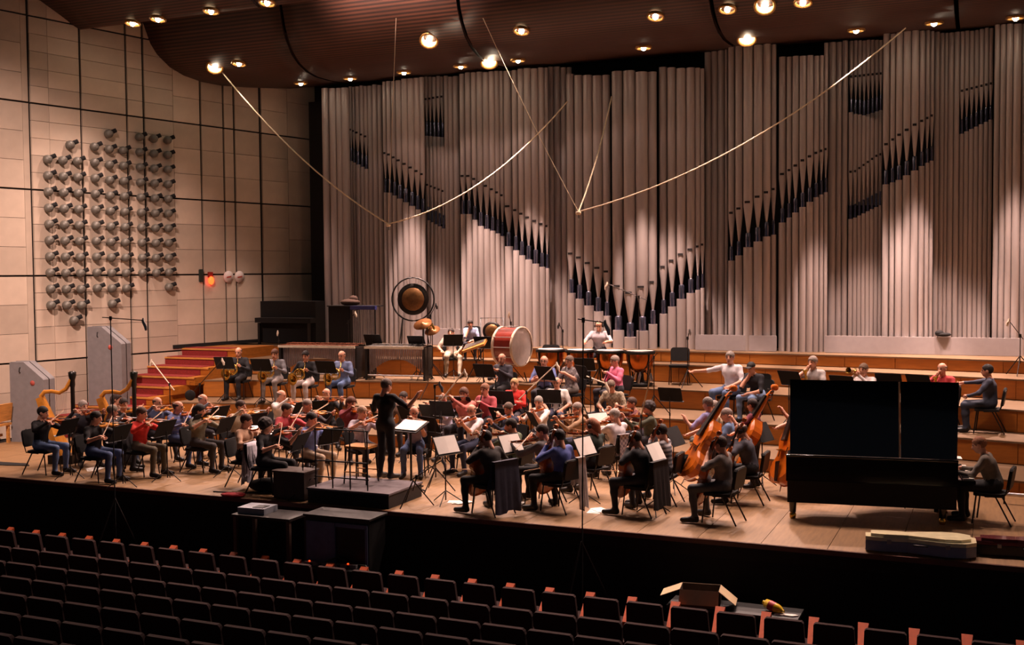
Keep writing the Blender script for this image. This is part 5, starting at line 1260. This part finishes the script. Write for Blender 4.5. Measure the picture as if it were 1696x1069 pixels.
# ---- spare chairs and stands
for lab, px, py, Y, yaw in (('empty black chair behind the kettledrums beside the bass drum', 908, 560, 26.0, -85), ('empty black chair standing free beside the organ panel', 1125, 562, 25.9, -80), ('empty black chair behind the dark cap', 1254, 592, 24.45, -100), ('empty black chair behind the white polo', 1222, 592, 24.45, -100)):
    q = ony(px, py, Y); chairP.place('chair', lab, 'chair', TR(q[0], Y, level(q[0], Y), math.radians(yaw - 90)), 'spare chairs')
for lab, px, py, Y, yaw in (('stand of the vibraphone player', 690, 566, 25.1, -90), ('percussion desk behind the marimba', 618, 562, 25.0, -90), ('desk of the timpani', 968, 563, 24.5, -88), ('empty riser place beside the timpani', 1110, 633, 22.6, -92), ('double basses', 1118, 704, 18.6, 170), ('cellos and the grand piano', 1265, 703, 19.6, 165), ('trumpets, low behind the piano', 1472, 628, 22.6, -100), ('trombone place left of the podium', 713, 667, 20.2, -95), ('flutes behind the lavender shirt', 745, 655, 21.0, -95), ('percussion players beside the glockenspiel', 801, 566, 24.9, -90)):
    q = ony(px, py, Y); P_, D_ = standP, STDM; z0 = level(q[0], Y)
    s_ = (q[2] - z0) / .98
    P_.place('music_stand', 'black music stand for the ' + lab.replace('stand of the ', ''), 'music stand', TR(q[0], Y, z0, math.radians(yaw - 90), max(.75, min(1.0, s_))), 'music stands')
b = MB()
# loose papers on the floor
for i, (px, py, lab) in enumerate(((757, 832, 'white papers on the floor under the draped coat'), (845, 836, 'white papers on the floor between the cellists'), (985, 848, 'white papers on the floor beside the tall stand'), (153, 779, 'white paper on the floor under the jeans'), (262, 745, 'white paper on the floor beyond the red sweater'))):
    q = onz(px, py, 0); o = thing('loose_papers', lab, 'paper', TR(q[0], q[1], 0, i * .7 + .3))
    for k in range(3): MB().box((0, 0, 0), (.30, .21, .004)).obj('sheet', M_PAPER, o, Matrix.Translation((.05 * k, -.03 * k, .003 + .006 * k)) @ rotm('Z', .35 * k))

# ================================================================== HALL: seats and equipment
def seat_proto(front):
    P_ = Proto()
    k = .245 if front else .285
    out = [(-.28, 0), (.28, 0), (.28, .15 if front else .30), (k + .01, .28 if front else .55), (k - .005, .595), (k - .03, .62), (-k + .03, .62), (-k + .005, .595), (-k - .01, .28 if front else .55), (-.28, .15 if front else .30)]
    P_.part('backrest', MB().prism(out, -.025, .025, M=Matrix.Translation((0, 0, .30)) @ rotm('X', math.radians(99))), M_VELVET)
    P_.part('seat_pad', MB().prism(rbox(.50, .42, .06, 3), .40, .50, M=Matrix.Translation((0, .30, 0))), M_VELVET)
    P_.part('arm_support', MB().box((.30, .18, .30), (.05, .34, .58)), M_VELVET)
    if front: P_.part('armrest', MB().add([(.272, -.02, .60), (.328, -.02, .60), (.365, .36, .84), (.235, .36, .84), (.272, -.02, .5), (.328, -.02, .5), (.365, .36, .78), (.235, .36, .78)], [(0, 1, 2, 3), (4, 7, 6, 5), (0, 4, 5, 1), (2, 6, 7, 3), (1, 5, 6, 2), (0, 3, 7, 4)]), M_SEATW)
    else: P_.part('armrest', MB().box((.30, .18, .61), (.07, .36, .04)), M_VELVET)  # rows behind: dark colour stands in for wooden armrests left unlit
    return P_
seatF, seatP = seat_proto(True), seat_proto(False)
ORD = ['front row', 'second row', 'third row', 'fourth row', 'fifth row', 'sixth row', 'seventh row', 'eighth row', 'ninth row']
for i, (yy, zt) in enumerate(zip(ROWY, ROWT)):
    zf = HALLZ if i < 2 else zt - .9
    x = -18.6 + (.3 if i % 2 else 0)
    while x < 1.6:
        u, v, d = proj((x, yy, zt))
        if -60 < u < 1760 and v < 1110:
            s_ = (zt - zf) / .92
            (seatF if i == 0 else seatP).place('theatre_seat', ('dark red theatre seat with orange wooden armrest in the %s' if i == 0 else 'dark red theatre seat in the %s from the stage') % ORD[i], 'seat', TR(x, yy, zf, 0, 1.0) @ Matrix.Scale(s_, 4, (0, 0, 1)), 'theatre seats, ' + ORD[i])
        x += .60
# open cardboard box and bottle on a small table before the front row
q = ony(1160, 1002, 14.72); tz = q[2]
tt = thing('low_table', 'small black table in front of the front row under the box', 'table', TR(q[0] + .45, 14.78, HALLZ))
MB().box((0, 0, tz - HALLZ - .02), (1.75, .5, .04)).obj('tabletop', M_BLACK, tt)
for sx in (-1, 1):
    for sy in (-1, 1): MB().box((sx * .82, sy * .2, (tz - HALLZ - .04) / 2), (.04, .04, tz - HALLZ - .04)).obj('leg', M_BLACK, tt)
bx = thing('cardboard_box', 'open cardboard box with flaps folded out', 'box', TR(q[0], 14.72, tz, math.radians(8)))
CBM = mat('cardboard', '#cfb48c', .8, var=.06)
b = MB()
for (c, d) in (((0, -.17, .12), (.52, .008, .24)), ((0, .17, .12), (.52, .008, .24)), ((-.26, 0, .12), (.008, .34, .24)), ((.26, 0, .12), (.008, .34, .24)), ((0, 0, .004), (.52, .34, .008))): b.box(c, d)
b.obj('body', mat('cardboard_dark', '#5d4b3c', .85), bx)
for c, d, ax, an in (((0, -.17, .24), (.52, .2, .008), 'X', 62), ((0, .17, .24), (.52, .2, .008), 'X', -40)): MB().box((0, (-.1 if an > 0 else .1), 0), d).obj('flap', CBM, bx, Matrix.Translation(c) @ rotm(ax, math.radians(an)))
for sx, an in ((-1, -22), (1, 38)): MB().box((sx * .14, 0, 0), (.28, .34, .008)).obj('flap', CBM, bx, Matrix.Translation((sx * .26, 0, .24)) @ rotm('Y', math.radians(an)))
q = ony(1282, 1008, 14.74)
bo = thing('juice_bottle', 'yellow juice bottle with red label lying on its side', 'bottle', TR(q[0], 14.74, tz + .07, math.radians(-25)) @ rotm('Y', math.radians(100)))
YB = mat('bottle_yellow', '#e0b820', .25, coat=.4)
MB().lathe([(.03, -.14), (.062, -.13), (.065, .05), (.05, .10), (.022, .14), (.022, .155)], 14).obj('bottle_body', YB, bo); MB().lathe([(.067, -.07), (.067, .02)], 14, caps=False).obj('label', mat('label_red', '#b32a2a', .5), bo); MB().lathe([(.028, -.175), (.028, -.14)], 12).obj('cap', YB, bo)
tag(MB().prism([(-.14, -.03), (.1, -.04), (.17, .02), (.12, .05), (-.1, .03)], 0, .012).obj('paper_napkin', M_PAPER, None, TR(q[0] + .16, 14.66, tz + .003)), 'crumpled white paper beside the juice bottle', 'paper')
# table with mixer, blue-grey rack, cables
q0, q1 = ony(405, 843, 14.95), ony(500, 843, 14.95); z1 = q0[2] - .02
et = thing('equipment_table', 'dark equipment table standing in front of the stage', 'table', TR((q0[0] + q1[0]) / 2, 14.9, HALLZ)); Lx = q1[0] - q0[0]; H_ = z1 - HALLZ
MB().box((0, 0, H_ - .02), (Lx, .6, .04)).obj('tabletop', mat('table_dark', '#1f1715', .5), et)
for sx in (-1, 1):
    for sy in (-1, 1): MB().box((sx * (Lx / 2 - .05), sy * .25, (H_ - .04) / 2), (.06, .06, H_ - .04)).obj('leg', mat('table_leg', '#4a352b', .6), et)
lp = thing('grey_recorder', 'grey recording device on the equipment table', 'device', TR(q0[0] + .3, 14.9, z1, .05))
MB().box((0, 0, .05), (.5, .4, .1)).obj('body', mat('device_grey', '#8b8d96', .5), lp); MB().box((.1, -.05, .104), (.2, .2, .008)).obj('panel', M_BLACK, lp)
q0, q1 = ony(512, 852, 14.85), ony(616, 852, 14.85)
rk = thing('equipment_rack', 'blue-grey loudspeaker rack with black opening below the podium', 'rack', TR((q0[0] + q1[0]) / 2, 14.95, HALLZ)); Lx = q1[0] - q0[0]; H_ = q0[2] - HALLZ
BLG = mat('rack_blue', '#5a6784', .55, var=.15)
MB().box((0, .05, H_ / 2), (Lx, .5, H_)).obj('cabinet', M_BLACK, rk); MB().box((-Lx * .25, -.215, H_ * .52), (Lx * .46, .03, H_ * .86)).obj('side_panel', BLG, rk)
MB().box((Lx * .24, -.215, H_ * .93), (Lx * .5, .03, .06)).obj('top_trim', BLG, rk); MB().box((Lx * .47, -.215, H_ * .5), (.04, .03, H_ * .84)).obj('edge_trim', BLG, rk)
MB().box((0, .05, H_ + .015), (Lx + .06, .56, .03)).obj('lid', mat('rack_lid', '#1c1514', .5), rk)
q = ony(520, 936, 14.5)
ps = thing('power_strip', 'power strip with red lights on a case before the stage', 'power strip', TR(q[0] + .3, 14.5, q[2], .1))
MB().box((0, 0, .03), (.9, .07, .05)).obj('body', mat('strip_grey', '#6d6a6c', .5), ps)
for k in range(5): MB().box((-.32 + .16 * k, -.04, .03), (.05, .015, .03)).obj('socket', M_BLACK, ps)
for k in (-.36, .3): MB().ell((k, 0, .065), (.016, .016, .012), 8, 5).obj('light', mat('led_red', '#ff3010', .4, emit='#ff3a10', est=3), ps)
cs = tag(MB().box((0, 0, (q[2] - HALLZ) / 2), (1.1, .3, q[2] - HALLZ)).box((0, 0, q[2] - HALLZ - .02), (1.14, .34, .03)).obj('flight_case', M_BLACKM, None, TR(q[0] + .3, 14.5, HALLZ, .1)), 'black flight case in front of the blue-grey rack', 'case')
tag(MB().tube([(q[0] + .1, 14.62, q[2] + .02), (q[0] + .3, 14.7, q[2] + .10), (q[0] + .6, 14.66, q[2] + .03), (q[0] + .9, 14.55, q[2] + .06), (q[0] + 1.1, 14.52, q[2] - .2), (q[0] + 1.3, 14.6, HALLZ + .01)], .012, 5).obj('audio_cable', mat('cable_green', '#2d3b22', .6), None), 'tangled audio cable around the power strip', 'cable')
# cables on the stage floor
tag(MB().tube([(-12.6, 15.75, .012), (-12.0, 15.85, .012), (-11.5, 16.2, .012), (-11.4, 16.8, .012)], .012, 5).obj('floor_cable', M_BLACK, None), 'black cable on the floor near the black bag', 'cable')

# ================================================================== hanging microphone ropes
def rope(label, a, c, sag, r=.018):
    a, c = Vector(a), Vector(c)
    tag(MB().tube([a.lerp(c, t) - Vector((0, 0, sag * 4 * t * (1 - t))) for t in np.linspace(0, 1, 15)], r, 6).obj('suspension_rope', M_ROPE, None), label, 'rope')
h1 = ony(643, 371, 24.2); h2 = ony(958, 351, 23.5)
c1 = onceil(368, 118, P2)[1] - np.array([0, 0, .03]); c2 = onceil(1500, 44, P2)[1] - np.array([0, 0, .03])
c3 = onceil(656, 30, P2); c4 = onceil(800, 30, P2)
rope('pale rope from ceiling near the stone wall to hanging microphone', tuple(c1), tuple(h1), .35)
rope('pale rope from the left hanging microphone to the organ pipes', tuple(h1), tuple(ony(940, 168, ORGY - .3)), .55)
rope('steep pale rope from the central organ pipes to hanging microphone', tuple(ony(1013, 160, ORGY - .35)), tuple(h2), .22)
rope('long pale rope from the right ceiling to hanging microphone', tuple(h2), tuple(c2), .55)
if c3: rope('thin vertical cable to the microphone hanging over the marimba', tuple(c3[1]), tuple(h1), 0, .006)
if c4: rope('thin slanting cable to the microphone hanging over the timpani', tuple(c4[1]), tuple(h2), .1, .008)
for h, lab in ((h1, 'small hanging microphone over the marimba'), (h2, 'small hanging microphone over the kettledrums')):
    o = thing('hanging_microphone', lab, 'microphone', TR(h[0], h[1], h[2]))
    MB().ell((0, 0, -.03), (.07, .05, .05), 10, 6).obj('knot', M_ROPE, o); MB().tube([(0, 0, -.05), (.02, -.02, -.16)], [.022, .016], 8).obj('capsule', M_STEEL, o)
